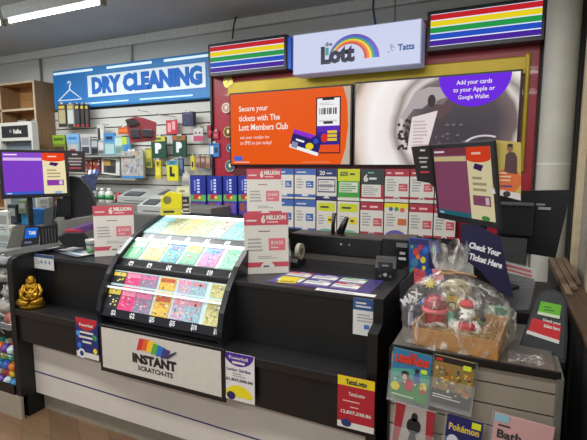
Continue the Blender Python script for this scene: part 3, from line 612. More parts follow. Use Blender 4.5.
# tape dispenser / roll beside the sheet
q = AY(298, 240, 2.28)
e = empty('tape_dispenser', (q.x, 2.28, 1.031), 'beige tape dispenser partly hidden behind the standing promotion sheet', 'tape dispenser')
TP = mat('#a8a294', .5)
MB().prism([(-.06, 0), (.06, 0), (.065, .03), (.03, .04), (.0, .03), (-.04, .05), (-.06, .03)], -.02, .02, BLACK2, 'X').build('body', e)
MB().cyl((-.0, 0, .085), (.022, 0, .085), .045, .045, TP, 24).cyl((.0221, 0, .085), (.0225, 0, .085), .022, .022, mat('#5a564c', .6), 20).build('tape_roll', e)
# ================================================================ LEAFLETS ON THE COUNTER
def leaf(u0, v0, u1, v1, colr, label, z=1.0315, rot=0, grp=None, name='leaflet', wd=.15, dp=.10, drawc=None):
    c = AZ((u0+u1)/2, (v0+v1)/2, z); m = MB(); m.box(-wd/2, wd/2, -dp/2, dp/2, 0, .002, paper(colr))
    zt_ = .0028
    def fr(x0, y0, x1, y1, mm, k=1): m.add([(x0, y0, .002+.0005*k), (x1, y0, .002+.0005*k), (x1, y1, .002+.0005*k), (x0, y1, .002+.0005*k)], [(0, 1, 2, 3)], mm)
    for j, (x0, y0, x1, y1, cc) in enumerate(drawc or []): fr(-wd/2+wd*x0, -dp/2+dp*y0, -wd/2+wd*x1, -dp/2+dp*y1, paper(cc), 1+j)
    return tag(m.build(name, loc=c, rot=(0, 0, rot)), label, 'leaflet', grp)
W_, B_, R_, G_, P_ = '#cfcfca', '#2c4488', '#b02a38', '#4a9a4c', '#4a3a80'
gg = 'game leaflets in front of the ticket terminal'
base = [(0, .0, 1, 1, P_), (.02, .04, .48, .46, W_), (.52, .04, .98, .46, W_), (.02, .54, .48, .96, W_), (.52, .54, .98, .96, W_)]
def ll(c): return [(0, 0, 1, .12, B_), (.05, .2, .95, .72, W_), (.0, .78, 1, 1, c)]
c0 = AZ(325, 281.5, 1.03); MBm = MB().box(-.26, .26, -.13, .13, 0, .0015, mat('#3f3570', .35, noise=.4, scale=20))
tag(MBm.build('counter_mat', loc=(c0.x, c0.y, 1.0305)), 'purple edged counter mat under the leaflets at the terminal', 'mat')
k = 0
for r in range(2):
    for cc in range(3):
        c = [[P_, R_, B_], [R_, B_, G_]][1-r][cc] if r == 0 else [R_, B_, G_][cc]
        nm = [['yellow green', 'blue headed', 'crimson headed'], ['red headed', 'navy headed', 'green headed']][r][cc]
        x = c0.x-.165+cc*.145; y = c0.y-.045+r*.105
        m = MB().box(-.064, .064, -.046, .046, 0, .0015, paper('#d2d2cc')); cl = [['#c8bf2a', B_, R_], [R_, '#3a4a9a', G_]][r][cc]
        for j, (xa, ya, xb, yb, cq) in enumerate([(-.064, .022, .064, .046, cl), (-.055, -.01, .03, .008, '#9a9c9c'), (-.064, -.046, .064, -.036, B_), (-.01, .028, .05, .038, '#d2d2cc')]):
            m.add([(xa, ya, .0019+.0003*j), (xb, ya, .0019+.0003*j), (xb, yb, .0019+.0003*j), (xa, yb, .0019+.0003*j)], [(0, 1, 2, 3)], paper(cq))
        tag(m.build('leaflet', loc=(x, y, 1.0322), rot=(0, 0, R(-2))), f"{nm} leaflet, {['left', 'middle', 'right'][cc]} in the {['front', 'back'][r]} row on the counter mat", 'leaflet', gg)
leaf(286, 277, 292, 283, '#c9b92a', 'plain yellow leaflet at the left edge of the counter mat', z=1.0345, grp=gg, wd=.09, dp=.12, rot=R(12), drawc=[(.1, .1, .9, .3, '#8a6a2a')])
leaf(345, 291, 350, 295, '#cfcfca', 'white strip leaflet along the front edge of the counter mat', z=1.0345, grp=gg, wd=.30, dp=.035, rot=R(0), drawc=[(.05, .3, .6, .6, '#9a9c9c')])
for i, (u, v, c, nm, rt) in enumerate([(50, 247, '#c9c48a', 'pale yellow leaflet on the left counter top beside the phones', .3), (64, 249, '#c8ccd0', 'white leaflet with navy stripe on the left counter top', .1), (80, 253, '#b9bdb8', 'white leaflet on the counter top just left of the promotion sheet', -.2)]):
    leaf(u-8, v-3, u+8, v+3, c, nm, wd=.21, dp=.15, rot=rt, drawc=[(0, 0, 1, .2, ['#7a8a4a', '#2c3a60', '#5a6a80'][i]), (.1, .4, .6, .6, ['#d8cf4a', '#8a3a3a', '#5a7aa0'][i])], z=1.0315+.003*i)
# ================================================================ helpers for free standing small goods
def PF(u, v, d): return Vector((0, 0, H))+Vector(ray(u, v))*d
class BB(MB):    # builder in a frame facing the customer side; a(u, v) gives metres in that frame
    def __init__(s, u, v, d, turn=0, tilt=0):
        super().__init__(); s.o = PF(u, v, d); s.u, s.vv, s.k = u, v, d/F
        r = ray(u, v); s.yaw = math.atan2(-r[0], r[1])+turn; s.rot = (tilt, 0, s.yaw); s.tilt = tilt
    def a(s, u, v): return ((u-s.u)*s.k, -(v-s.vv)*s.k)
    def P(s, *uv): return [s.a(uv[i], uv[i+1]) for i in range(0, len(uv), 2)]
    def slab(s, pts, t, m, y0=0): s.prism(pts, y0, y0+t, m, 'Y'); return s
    def thing(s, name, label, cat, group=None): return tag(s.build(name, loc=s.o, rot=s.rot), label, cat, group)
def bbempty(b, name, label, cat, group=None): return empty(name, b.o, label, cat, rot=b.rot, group=group)
# ================================================================ RIGHT GONDOLA
GX0, GX1, GY, GT_ = -.345, .185, 1.60, .925
SLR = mat('#8a8174', .5, noise=.05, scale=6); GR = mat('#2b2824', .7)
e = empty('display_gondola', (0, 1.7, 0), 'grey grooved display gondola with glass top edge right of the counter', 'gondola')
def gp(name, fn, parent=None):
    b = MB(); fn(b); b.v = [v-Vector((0, 1.7, 0)) for v in b.v]; return b.build(name, parent or e)
def sl(b):
    b.box(GX0, GX1, GY+.006, GY+.03, 0, GT_, GR); z = .025
    while z < .90: b.box(GX0, GX1, GY, GY+.008, z, min(z+.070, GT_-.012), SLR); z += .0765
gp('slat_panel', sl)
gp('top_board', lambda b: b.box(GX0, GX1, GY, 2.05, GT_, .938, mat('#55514a', .4, noise=.1), bev=.002))
gp('glass_edge', lambda b: b.box(GX0, GX1+.012, GY-.012, GY-.001, GT_-.004, .945, BLK, bev=.002))
gp('upright', lambda b: b.box(GX1, GX1+.022, GY-.012, 2.05, 0, GT_, mat('#5d5a54', .5), bev=.004))
gp('upright', lambda b: b.box(GX0-.008, GX0, GY-.004, 2.05, 0, GT_, BLACK))
gp('side_panel', lambda b: b.box(GX0, GX1, 2.03, 2.05, 0, GT_, BLACK))
# wooden cabinet along the right wall
DW = wood_mat('#3a2a20', '#57422f', 4, axis='Y'); 
e = empty('wooden_cabinet', (.34, 2.0, 0), 'dark wooden cabinet running along the right wall beside the gondola', 'cabinet')
def cp(name, fn):
    b = MB(); fn(b); b.v = [v-Vector((.34, 2.0, 0)) for v in b.v]; return b.build(name, e)
cp('side_panel', lambda b: b.box(.285, .30, 1.0, 3.24, 0, .985, mat('#0b0907', .7)))
cp('top_board', lambda b: b.box(.28, .38, 1.0, 3.255, .985, 1.003, DW, bev=.003))
PWD = wood_mat('#6a5744', '#8a7660', 5, axis='Y')
for i, (xa, xb) in enumerate([(.285, .312), (.316, .345), (.35, .376)]):
    tag(MB().box(xa, xb, 2.35+.12*i, 3.24, 1.004, 1.016+.004*i, PWD, bev=.002).build('timber_strip'), ['pale timber strip lying nearest the gap on the dark cabinet', 'pale timber strip in the middle of the three on the dark cabinet', 'pale timber strip against the wall on the dark cabinet'][i], 'timber', 'timber strips on the dark cabinet')
# ================================================================ MAGAZINES ON THE GONDOLA
def mag(u0, v0, u1, v1, Y, bg, draw, label, name='magazine', cat='magazine', t=.006, grp=None, roll=0, pocket=False):
    x0, x1, z0, z1 = pxbox(u0, v0, u1, v1, Y); w, h = x1-x0, z1-z0
    m = MB(); m.box(0, w, 0, t, 0, h, paper(bg)); draw(m, w, h)
    o = tag(m.build(name, loc=(x0, Y, z0), rot=(0, R(roll), 0)), label, cat, grp)
    if pocket:
        p = MB().box(-.008, w+.008, -.012, -.010, -.012, h*.55, CLEAR).box(-.008, w+.008, -.012, .01, -.014, -.012, CLEAR).box(-.008, w+.008, .012, .013, -.012, h, CLEAR)
        tag(p.build('acrylic_pocket', loc=(x0, Y, z0), rot=(0, R(roll), 0)), 'clear acrylic pocket holding the '+label.split(' with ')[0].split(' in ')[0], 'holder')
    return o
def d_leg(m, w, h):
    m.rect(0, h*.55, w, h, paper('#2f6f9a'), 1); m.rect(0, 0, w, h*.42, paper('#3f8a3a'), 1); m.poly([(0, h*.3), (w, h*.4), (w, h*.6), (w*.5, h*.66), (0, h*.58)], paper('#4f9a8a'), 2)
    m.txt('LEGENDS', w*.06, h*.74, w*.94, h*.90, paper('#c8382a'), 5, .09); m.txt('THE', w*.4, h*.90, w*.62, h*.97, paper('#c8382a'), 5, .05)
    m.disc(w*.48, h*.32, w*.13, h*.13, paper('#b82430'), 4); m.disc(w*.36, h*.52, w*.11, h*.07, paper('#22201f'), 5); m.disc(w*.36, h*.46, w*.06, h*.06, paper('#d8b09a'), 6)
    m.disc(w*.66, h*.5, w*.08, h*.12, paper('#3a5a9a'), 4); m.disc(w*.66, h*.64, w*.06, h*.05, paper('#262626'), 5); m.disc(w*.86, h*.34, w*.09, h*.10, paper('#d8c83a'), 4); m.disc(w*.86, h*.25, w*.07, h*.05, paper('#b8302a'), 5)
    m.disc(w*.13, h*.24, w*.12, h*.09, paper('#e0cf24'), 6); m.rect(w*.76, h*.62, w*.92, h*.70, paper('#c4dc3a'), 6); m.bars(w*.05, h*.04, w*.95, h*.10, 1, WP, 4)
    for i in range(10): m.disc(w*(.1+.09*i), h*(.38+.05*math.sin(i*2)), w*.025, h*.02, paper(['#e8e4d8', '#2a3a2a', '#c8602a'][i % 3]), 5, n=8)
mag(390, 350, 428, 399, 1.575, '#2f6f6a', d_leg, 'comic magazine with red LEGENDS lettering on the gondola front', roll=4, pocket=True)
def d_gold(m, w, h):
    m.rect(0, h*.88, w, h, paper('#1f1a18'), 1); m.rect(0, h*.62, w, h*.88, paper('#8a7038'), 1); m.rect(0, 0, w, h*.3, paper('#3a3228'), 1); m.rect(w*.03, h*.9, w*.2, h*.96, paper('#b82a2a'), 2)
    rr = random.Random(5)
    for i in range(60): m.disc(w*rr.uniform(.06, .94), h*rr.uniform(.22, .78), w*rr.uniform(.02, .06), h*rr.uniform(.015, .04), paper(rr.choice(['#c8a83a', '#b8923a', '#d8c8a0', '#4a4a7a', '#6a4a28', '#c86a2a', '#8a8478', '#2a2824'])), 2+i % 4, n=8)
    m.bars(w*.04, h*.12, w*.8, h*.22, 2, WP, 7); m.rect(w*.72, h*.82, w*.92, h*.92, paper('#c8d83a'), 7)
mag(431, 357, 471, 405, 1.575, '#8a733a', d_gold, 'golden brown activity magazine with black top beside the comic', roll=4, pocket=True)
def d_mask(m, w, h):
    m.poly([(0, 0), (w*.10, 0), (w*.2, h*.6), (w*.25, h), (0, h)], paper('#9a2430'), 2); m.poly([(w, 0), (w*.85, 0), (w*.82, h*.5), (w*.78, h), (w, h)], paper('#9a2430'), 2)
    m.disc(w*.5, h*.62, w*.18, h*.16, paper('#1c1a1c'), 3); m.disc(w*.5, h*.80, w*.08, h*.09, paper('#1c1a1c'), 3); m.poly([(w*.2, 0), (w*.8, 0), (w*.62, h*.28), (w*.56, h*.5), (w*.44, h*.5), (w*.38, h*.28)], paper('#1c1a1c'), 3)
mag(392, 405, 431, 455, 1.575, '#a8a09a', d_mask, 'white and red booklet with a dark figure below the comic', roll=4, pocket=True)
def d_pkm(m, w, h):
    m.txt('Pok\u00e9mon', w*.06, h*.68, w*.94, h*.86, paper('#2a3a9a'), 3, .12); m.txt('Pok\u00e9mon', w*.08, h*.69, w*.92, h*.85, paper('#d8b82a'), 4, .03)
    m.rect(w*.7, h*.84, w*.95, h*.98, paper('#d8d82a'), 3); m.disc(w*.22, h*.45, w*.16, h*.14, paper('#c8ccd8'), 3); m.disc(w*.7, h*.35, w*.2, h*.2, paper('#8a5a2a'), 3); m.disc(w*.5, h*.2, w*.3, h*.12, paper('#3a6ac8'), 2)
mag(443, 417, 479, 462, 1.575, '#1f1f5a', d_pkm, 'navy card game booklet with gold lettering at the bottom of the gondola', roll=4, pocket=True)
def d_bath(m, w, h):
    m.txt('Bath', w*.08, h*.62, w*.50, h*.76, DG, 3, .03); m.bars(w*.08, h*.80, w*.4, h*.86, 1, DG, 3); m.txt('book', w*.08, h*.42, w*.46, h*.56, DG, 3, .02) if False else m.bars(w*.08, h*.45, w*.4, h*.55, 1, DG, 3); m.rect(0, h*.88, w*.25, h, paper('#8ab8c8'), 2); m.disc(w*.75, h*.62, w*.08, h*.08, paper('#b8a8a8'), 3)
mag(488, 417, 548, 480, 1.575, '#c89a9a', d_bath, 'pale pink Bath booklet with blue corner at the gondola foot', roll=4, pocket=True)
# ================================================================ GIFT HAMPER
TOP = .9385
bx0, bx1, by0, by1, bz0, bz1 = -.283, .012, 1.615, 1.86, TOP, 1.022
KR = mat('#a8783e', .7, noise=.1, scale=20, bump=.1); KI = mat('#8a6232', .8)
e = empty('cardboard_tray', ((bx0+bx1)/2, by0, bz0), 'open brown cardboard tray of the wrapped gift hamper on the gondola', 'box')
o_ = Vector(((bx0+bx1)/2, by0, bz0))
RT = Matrix.Translation((bx0, by0, 0)) @ Matrix.Rotation(R(-7), 4, 'Z') @ Matrix.Translation((-bx0, -by0+.028, 0))
def hp(name, fn, par):
    b = MB(); b.M = RT; fn(b); b.v = [v-o_ for v in b.v]; return b.build(name, par)
hp('tray', lambda b: (b.box(bx0, bx1, by0, by0+.004, bz0, bz1-.018, KR), b.box(bx0, bx0+.004, by0, by1, bz0, bz1-.005, KR), b.box(bx1-.004, bx1, by0, by1, bz0, bz1-.005, KR), b.box(bx0, bx1, by1-.004, by1, bz0, bz1, KR), b.box(bx0, bx1, by0, by1, bz0, bz0+.004, KI)), e)
# shredded straw
rr = random.Random(4); m = MB(); m.M = RT; S1, S2 = mat('#b89a62', .7), mat('#8a6c3a', .7)
m.box(bx0+.006, bx1-.006, by0+.006, by1-.006, bz0+.005, bz0+.028, S2)
for i in range(420):
    x, y = rr.uniform(bx0+.012, bx1-.012), rr.uniform(by0+.012, by1-.012); z = bz0+.022+rr.uniform(0, .018)+(.03 if x > -.05 else 0); a = rr.uniform(0, 6.28); l = .02
    p0 = Vector((x, y, z)); p1 = p0+Vector((l*math.cos(a)*.5, l*math.sin(a)*.5, rr.uniform(0, .012))); x2 = min(max(p0.x+l*math.cos(a), bx0+.01), bx1-.01); y2 = min(max(p0.y+l*math.sin(a), by0+.01), by1-.01)
    m.tube([p0, p1, (x2, y2, z+rr.uniform(-.005, .006))], .0011, rr.choice([S1, S2]), 4)
o = m.build('straw_filling'); tag(o, 'shredded straw filling inside the cardboard hamper tray', 'straw'); o['kind'] = 'stuff'
# foil bag, black
b = BB(412, 298, 1.86, turn=R(6), tilt=R(-6)); BG = mat('#16161c', .25, noise=.3, scale=30)
b.slab(b.P(400, 285, 414, 270, 428, 283, 423, 312, 404, 322, 400, 305), .03, BG)
b.M = Matrix.Rotation(R(25), 4, 'Y').inverted() if False else Matrix.Rotation(R(-38), 4, 'Y')
b.txt('MAX', -.045, -.012, .045, .024, paper('#d8dade'), 3, .05); b.rect(-.05, -.045, .05, -.028, paper('#3a7ac8'), 2); b.M = Matrix.Identity(4)
b.thing('snack_bag', 'black snack bag with white lettering and blue band at the left of the hamper', 'bag')
b = BB(413, 318, 1.84, turn=R(10)); b.slab(b.P(404, 308, 422, 304, 424, 330, 407, 330), .03, mat('#1c2038', .3, noise=.4, scale=40))
b.rect(*b.a(408, 325), *b.a(413, 312), paper('#8a8fb0')); b.thing('snack_bag', 'small navy snack pack under the black bag in the hamper', 'bag')
# red cup with dome of sweets
b = BB(434, 334, 1.80); e = bbempty(b, 'candy_cup', 'red paper cup with round logo and sweets on top in the hamper', 'cup')
e.scale = (1.12, 1.12, 1.12)
RC = mat('#c01c28', .3, noise=.05); k = b.k
MB().lathe([(.034, 0), (.036, .01), (.043, .095), (.046, .10), (.043, .102)], (0, .02, -.012), RC, n=28).lathe([(.0445, .088), (.047, .094), (.047, .103), (.040, .105)], (0, .02, -.012), mat('#c05058', .3), n=28).build('cup', e)
MB().ell((0, .02, .105), (.040, .040, .035), mat('#8f2430', .2, noise=.6, scale=60), 20, 10).build('sweets', e)
m = MB(); 
m.M = Matrix.Translation((0.012, -.021, .035)) @ Matrix.Rotation(R(8), 4, 'X')
m.disc(0, 0, .030, .020, paper('#d8d4d4'), 2); m.arc(0, -.002, .010, .018, 200, 340, paper('#1c2a5a'), 4); m.disc(0, .002, .012, .006, paper('#202024'), 5); m.build('logo', e)
# yellow bag, pale dome
b = BB(452, 305, 1.86); e = bbempty(b, 'sweet_bag', 'yellow sweet bag with pale rounded top behind the green bottle', 'bag')
m = MB(); m.slab = None
m.prism(b.P(444, 298, 455, 294, 464, 298, 461, 325, 450, 328), .0, .03, mat('#c8a41e', .35, noise=.15, scale=50), 'Y'); m.disc(0, 0, .02, .014, paper('#3a3020'), 2); m.disc(0, 0, .013, .009, paper('#e8d890'), 3); m.build('pouch', e)
m = MB(); m.ell((.015, .03, .06), (.062, .035, .045), mat('#a8a078', .3, noise=.35, scale=40), 20, 12)
m.build('dome_top', e)
m = MB()
for x, z in [(-.02, .07), (.03, .08), (.055, .05), (.0, .045)]: m.disc(x, z, .010, .008, paper('#7a5a2a'), 1)
m.M = Matrix.Translation((0, -.008, 0)); m.build('printed_dots', e)
# green bottle
b = BB(453, 322, 1.80); p0 = Vector((b.a(458, 338)[0], .02, b.a(458, 338)[1])); p1 = Vector((b.a(444, 310)[0], .02, b.a(444, 310)[1])); d = (p1-p0)
e = bbempty(b, 'green_bottle', 'pale green tube shaped pack leaning in the middle of the hamper', 'bottle')
GB = mat('#4fa88a', .25, noise=.2, scale=40, coat=.4)
MB().tube([p0, p0+d*.1, p0+d*.7, p0+d*.9], [.022, .027, .026, .014], GB, 16).build('body', e)
MB().tube([p0+d*.88, p0+d*1.02], [.012, .010], mat('#c8e0d4', .3), 12).build('cap', e)
MB().tube([p0+d*.25, p0+d*.6], [.0272, .0272], mat('#a8d8c8', .3, noise=.3, scale=60), 16).build('label_band', e)
# plush puppy
b = BB(467, 320, 1.74, turn=R(4)); e = bbempty(b, 'plush_toy', 'white plush toy in a red hat holding a red heart', 'plush toy')
PL = mat('#d8d4cc', .95, noise=.06, scale=80, bump=.7); k = b.k
m = MB(); A = b.a
def at3(u, v, y=0): q = b.a(u, v); return (q[0], y, q[1])
m.ell(at3(468, 328, .02), (.032, .028, .038), PL, 20, 12, jit=.02); m.ell(at3(467, 313, .01), (.034, .030, .027), PL, 20, 12, jit=.02); m.ell(at3(464, 317, -.018), (.017, .016, .013), PL, 14, 9)
for u in (456, 478): m.tube([at3(467+(u-467)*.6, 322, 0), at3(u, 328, -.02), at3(467+(u-467)*.6, 331, -.035)], [.014, .014, .013], PL)
for u in (459, 476): m.tube([at3(467, 334, 0), at3(u, 337, -.03), at3(u, 337, -.055)], [.018, .017, .016], PL); 
m.build('body', e)
m = MB(); DE = mat('#2a2826', .9, bump=.5)
m.tube([at3(474, 309, 0), at3(480, 312, -.006), at3(482, 319, -.010)], [.006, .011, .009], DE); m.tube([at3(460, 309, 0), at3(457, 313, -.006), at3(457, 319, -.010)], [.006, .010, .008], DE); m.build('ears', e)
m = MB(); m.ell(at3(462, 316.5, -.034), (.005, .004, .004), BLK, 10, 7)
for u in (461.5, 467.5): m.ell(at3(u, 312, -.024), (.003, .002, .0035), BLK, 8, 6)
m.build('face', e)
m = MB(); RH = mat('#b8202c', .7, bump=.3); hs_ = .036
pts = [(hs_*.9*(16*math.sin(t)**3)/17, hs_*.9*(13*math.cos(t)-5*math.cos(2*t)-2*math.cos(3*t)-math.cos(4*t))/17) for t in [2*math.pi*i/28 for i in range(28)]][::-1]
c_ = at3(466, 325, 0); m.M = Matrix.Translation((c_[0], -.048, c_[2])); m.prism(pts, 0, .012, RH, 'Y'); m.ell((0, .002, .002), (.020, .010, .018), RH); m.build('heart', e)
m = MB(); m.lathe([(.027, 0), (.028, .008), (.022, .018), (.006, .026)], at3(467, 306.5, .01), RH, n=20); m.build('hat', e)
# green packs right
b = BB(494, 320, 1.80); GM = mat('#2f8a5a', .3, noise=.3, scale=40)
b.slab(b.P(487, 308, 506, 306, 509, 322, 497, 334, 484, 322), .025, GM); b.thing('sweet_bag', 'dark green foil bag at the right end of the hamper', 'bag')
b = BB(483, 321, 1.78); m = b; m.ell((0, .0, 0), (.030, .02, .034), mat('#5f8f3a', .4, noise=.25, scale=50), 16, 10); m.thing('green_ornament', 'round olive green ornament next to the white plush toy', 'ornament')
# star ornament and pink packs
b = BB(430, 283, 1.80, tilt=R(-5)); st = [((.026 if i % 2 == 0 else .014)*math.cos(R(90+18*i)), (.026 if i % 2 == 0 else .014)*math.sin(R(90+18*i))) for i in range(20)]
b.slab(st, .008, mat('#d8bf4a', .4, noise=.1)); b.disc(0, 0, .012, .010, paper('#e0cf7a'), 2); b.thing('star_ornament', 'yellow star shaped ornament above the red cup in the hamper', 'ornament')
b = BB(420, 276, 1.84, turn=.2); b.slab(b.P(414, 268, 426, 272, 425, 284, 415, 284), .012, mat('#b8485a', .35, noise=.4, scale=60)); b.thing('sweet_bag', 'small pink and red pack left of the yellow star', 'bag')
b = BB(437, 276, 1.84); b.slab(b.P(432, 270, 442, 268, 444, 280, 434, 282), .012, mat('#c87a8a', .35, noise=.4, scale=60)); b.thing('sweet_bag', 'small pale pink pack right of the yellow star', 'bag')
# cellophane wrap
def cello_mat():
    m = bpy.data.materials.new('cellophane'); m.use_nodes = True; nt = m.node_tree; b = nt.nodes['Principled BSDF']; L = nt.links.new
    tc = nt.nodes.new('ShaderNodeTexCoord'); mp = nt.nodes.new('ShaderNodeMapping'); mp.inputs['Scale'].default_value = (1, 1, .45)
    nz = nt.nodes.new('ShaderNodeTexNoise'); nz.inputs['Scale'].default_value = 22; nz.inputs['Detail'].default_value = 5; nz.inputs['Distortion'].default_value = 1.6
    rp = nt.nodes.new('ShaderNodeValToRGB'); cr = rp.color_ramp; cr.elements[0].position = .53; cr.elements[0].color = (.07, .07, .07, 1); cr.elements[1].position = .68; cr.elements[1].color = (.55, .55, .55, 1)  # whitish alpha streaks paint crinkle highlights into the film
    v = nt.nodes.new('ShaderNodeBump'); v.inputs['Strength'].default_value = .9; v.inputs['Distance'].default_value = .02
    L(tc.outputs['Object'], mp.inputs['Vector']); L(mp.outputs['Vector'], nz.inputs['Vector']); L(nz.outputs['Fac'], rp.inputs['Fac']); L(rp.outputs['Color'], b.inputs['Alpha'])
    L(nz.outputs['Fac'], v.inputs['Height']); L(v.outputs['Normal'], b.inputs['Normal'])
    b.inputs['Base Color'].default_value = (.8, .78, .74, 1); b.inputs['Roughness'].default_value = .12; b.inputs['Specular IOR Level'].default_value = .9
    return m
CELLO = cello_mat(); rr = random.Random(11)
n = 40; cxm, cym = -.135, 1.735; m = MB(); vs = []
prof_ = [(.945, .172, .137), (.98, .184, .150), (1.03, .192, .155), (1.08, .185, .148), (1.12, .163, .13), (1.155, .125, .10), (1.185, .065, .055), (1.205, .028, .026), (1.22, .045, .04), (1.25, .058, .05), (1.28, .062, .055), (1.31, .066, .06)]
nx = AY(449, 258, cym).x
for j, (z, rx, ry) in enumerate(prof_):
    f = max(0, (z-1.10)/.1); f = min(f, 1); cxx = cxm*(1-f)+nx*f
    for i in range(n):
        a = 2*math.pi*i/n; ex = .62 if z < 1.12 else .9
        wr = 1+(.05+.10*f)*math.sin(a*9+j*.8)+rr.uniform(-.045, .045)
        ca, sa = math.cos(a), math.sin(a)
        vs.append((cxx+rx*wr*math.copysign(abs(ca)**ex, ca), cym+ry*wr*math.copysign(abs(sa)**ex, sa), z+rr.uniform(-.006, .006)+(.012*math.sin(a*6) if j == len(prof_)-1 else 0)))
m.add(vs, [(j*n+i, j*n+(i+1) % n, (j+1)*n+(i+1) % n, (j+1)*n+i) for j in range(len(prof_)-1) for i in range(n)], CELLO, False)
# tail resting to the right
e = empty('cellophane_wrap', (cxm, cym, .94), 'clear crinkled cellophane gathered and tied above the gift hamper', 'wrapping')
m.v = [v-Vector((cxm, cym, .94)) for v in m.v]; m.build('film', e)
m = MB(); tw = mat('#a8804a', .6)
m.tube([(nx-cxm+.031*math.cos(2*math.pi*i/16), .03*math.sin(2*math.pi*i/16), .263) for i in range(17)], .004, tw, 6); m.tube([(nx-cxm+.03, -.01, .263), (nx-cxm+.06, -.02, .268), (nx-cxm+.10, -.02, .258)], .003, tw, 6); m.tube([(nx-cxm-.02, -.02, .263), (nx-cxm-.045, -.03, .235)], .003, tw, 6); m.build('twine', e)
m = MB(); vs = []; rr = random.Random(3); nn = 9
for j in range(nn):
    for i in range(nn): vs.append((.045+.0+.012*i*1.1+rr.uniform(-.004, .004), 1.612+.010*j+rr.uniform(-.004, .004), .940+.022*abs(math.sin(i*1.3+j*.9))*rr.uniform(.3, 1)))
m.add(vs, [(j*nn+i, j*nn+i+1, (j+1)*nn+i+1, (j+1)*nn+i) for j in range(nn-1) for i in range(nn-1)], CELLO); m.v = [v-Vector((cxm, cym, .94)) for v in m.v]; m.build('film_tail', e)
# ================================================================ TICKET CHECKER SCANNER
b = BB(546, 359, 1.62, tilt=R(-14)); e = bbempty(b, 'ticket_checker', 'black arched ticket checking scanner with green and red panels', 'scanner')
DK2 = mat('#1d1d20', .35, noise=.1)
m = MB(); pts = b.P(519, 362, 525, 335, 533, 302)+[b.a(547+14*math.cos(R(t)), 303-14*math.sin(R(t))) for t in range(170, 0, -17)]+b.P(563, 335, 563, 362)
m.prism(pts[::-1], 0, .05, DK2, 'Y'); m.build('body', e)
m = MB().prism(b.P(521, 362, 526, 336, 534, 303)+[b.a(547+12*math.cos(R(t)), 303-12*math.sin(R(t))) for t in range(170, 0, -17)]+b.P(560.5, 335, 561, 362), -.006, 0, mat('#333437', .3, noise=.08), 'Y'); m.build('front_cover', e)
m = MB().poly([ (x, z) for x, z in b.P(535.5, 316, 538, 302.5, 556, 304, 555, 317.5)], mat('#b8c8a8', .3, noise=0, emit=.1), 1); m.poly(b.P(536, 313, 538, 302.5, 556, 304, 555.3, 314.5), mat('#4f8f1e', .3, noise=0, emit=.35), 2)
m.bars(*b.a(541, 312), *b.a(551, 306), 2, paper('#3a6a18'), 3); m.M = Matrix.Translation((0, -.0075, 0)); m.v = [v+Vector((0, -.0075, 0)) for v in m.v]; m.build('green_screen', e)
m = MB().poly(b.P(527.5, 337, 531.5, 320.5, 557, 324, 556, 342), paper('#b81c24'), 1); m.poly(b.P(526.8, 337, 527.8, 333.5, 556.3, 338.5, 556, 342), paper('#d0ccc8'), 2)
m.M = Matrix.Rotation(R(7), 4, 'Y'); q0 = b.a(536, 336-0); m.txt('Check your', *b.a(536, 323.5), *b.a(552, 320), WP, 3, .03); m.txt('ticket here', *b.a(538, 328.5), *b.a(552, 325), WP, 3, .03)
m.v = [v+Vector((0, -.0075, 0)) for v in m.v]; m.build('red_panel', e)
m = MB(); x0_, z0_ = b.a(519, 366); x1_, z1_ = b.a(563, 354); m.box(x0_, x1_, -.022, .10, -.022, .012, BLACK2, bev=.006); mo = m.build('base', e); mo.rotation_euler = (R(14), 0, 0)
# ================================================================ CHECK YOUR TICKET SIGN
b = BB(480, 250, 1.68); NVY = mat('#17153a', .4, noise=.05)
b.slab([p for p in b.P(462, 224, 478, 226, 498, 236, 501, 248, 506, 270, 513, 296, 498, 291, 482, 272, 468, 262, 463, 248, 461, 230)][::-1], .004, NVY)
b.M = Matrix.Rotation(R(14), 4, 'Y'); TXW = paper('#d8d8e0')
b.txt('Check Your', b.a(469, 0)[0], b.a(0, 251)[1], b.a(499, 0)[0], b.a(0, 244.5)[1], TXW, 3, .05); b.txt('Ticket Here', b.a(472, 0)[0], b.a(0, 262)[1], b.a(504, 0)[0], b.a(0, 255.5)[1], TXW, 3, .05)
b.M = Matrix.Identity(4); b.rect(*b.a(493, 295.5), *b.a(509, 292.5), paper('#b8b8b8'), 1) if False else None
b.thing('ticket_check_sign', 'navy curved sign reading Check Your Ticket Here above the hamper', 'sign')
# acrylic holder with red striped card
b = BB(520, 275, 1.95, tilt=R(-8)); e = bbempty(b, 'card_holder', 'clear acrylic holder with red lettered card right of the navy sign', 'holder')
MB().prism(b.P(505, 262, 536, 266, 530, 308, 512, 312), -.003, 0, CLEAR, 'Y').build('acrylic_pocket', e)
m = MB().poly(b.P(503, 273, 504, 262.5, 535, 268, 533, 277.5), paper('#c4bcb8'), 1); m.poly(b.P(506, 267.5, 506.5, 265, 530, 269.5, 529.5, 272), paper('#b84a48'), 2); m.poly(b.P(507, 271.5, 507.5, 269.5, 531, 274, 530.5, 276), paper('#b84a48'), 2); m.build('printed_card', e)
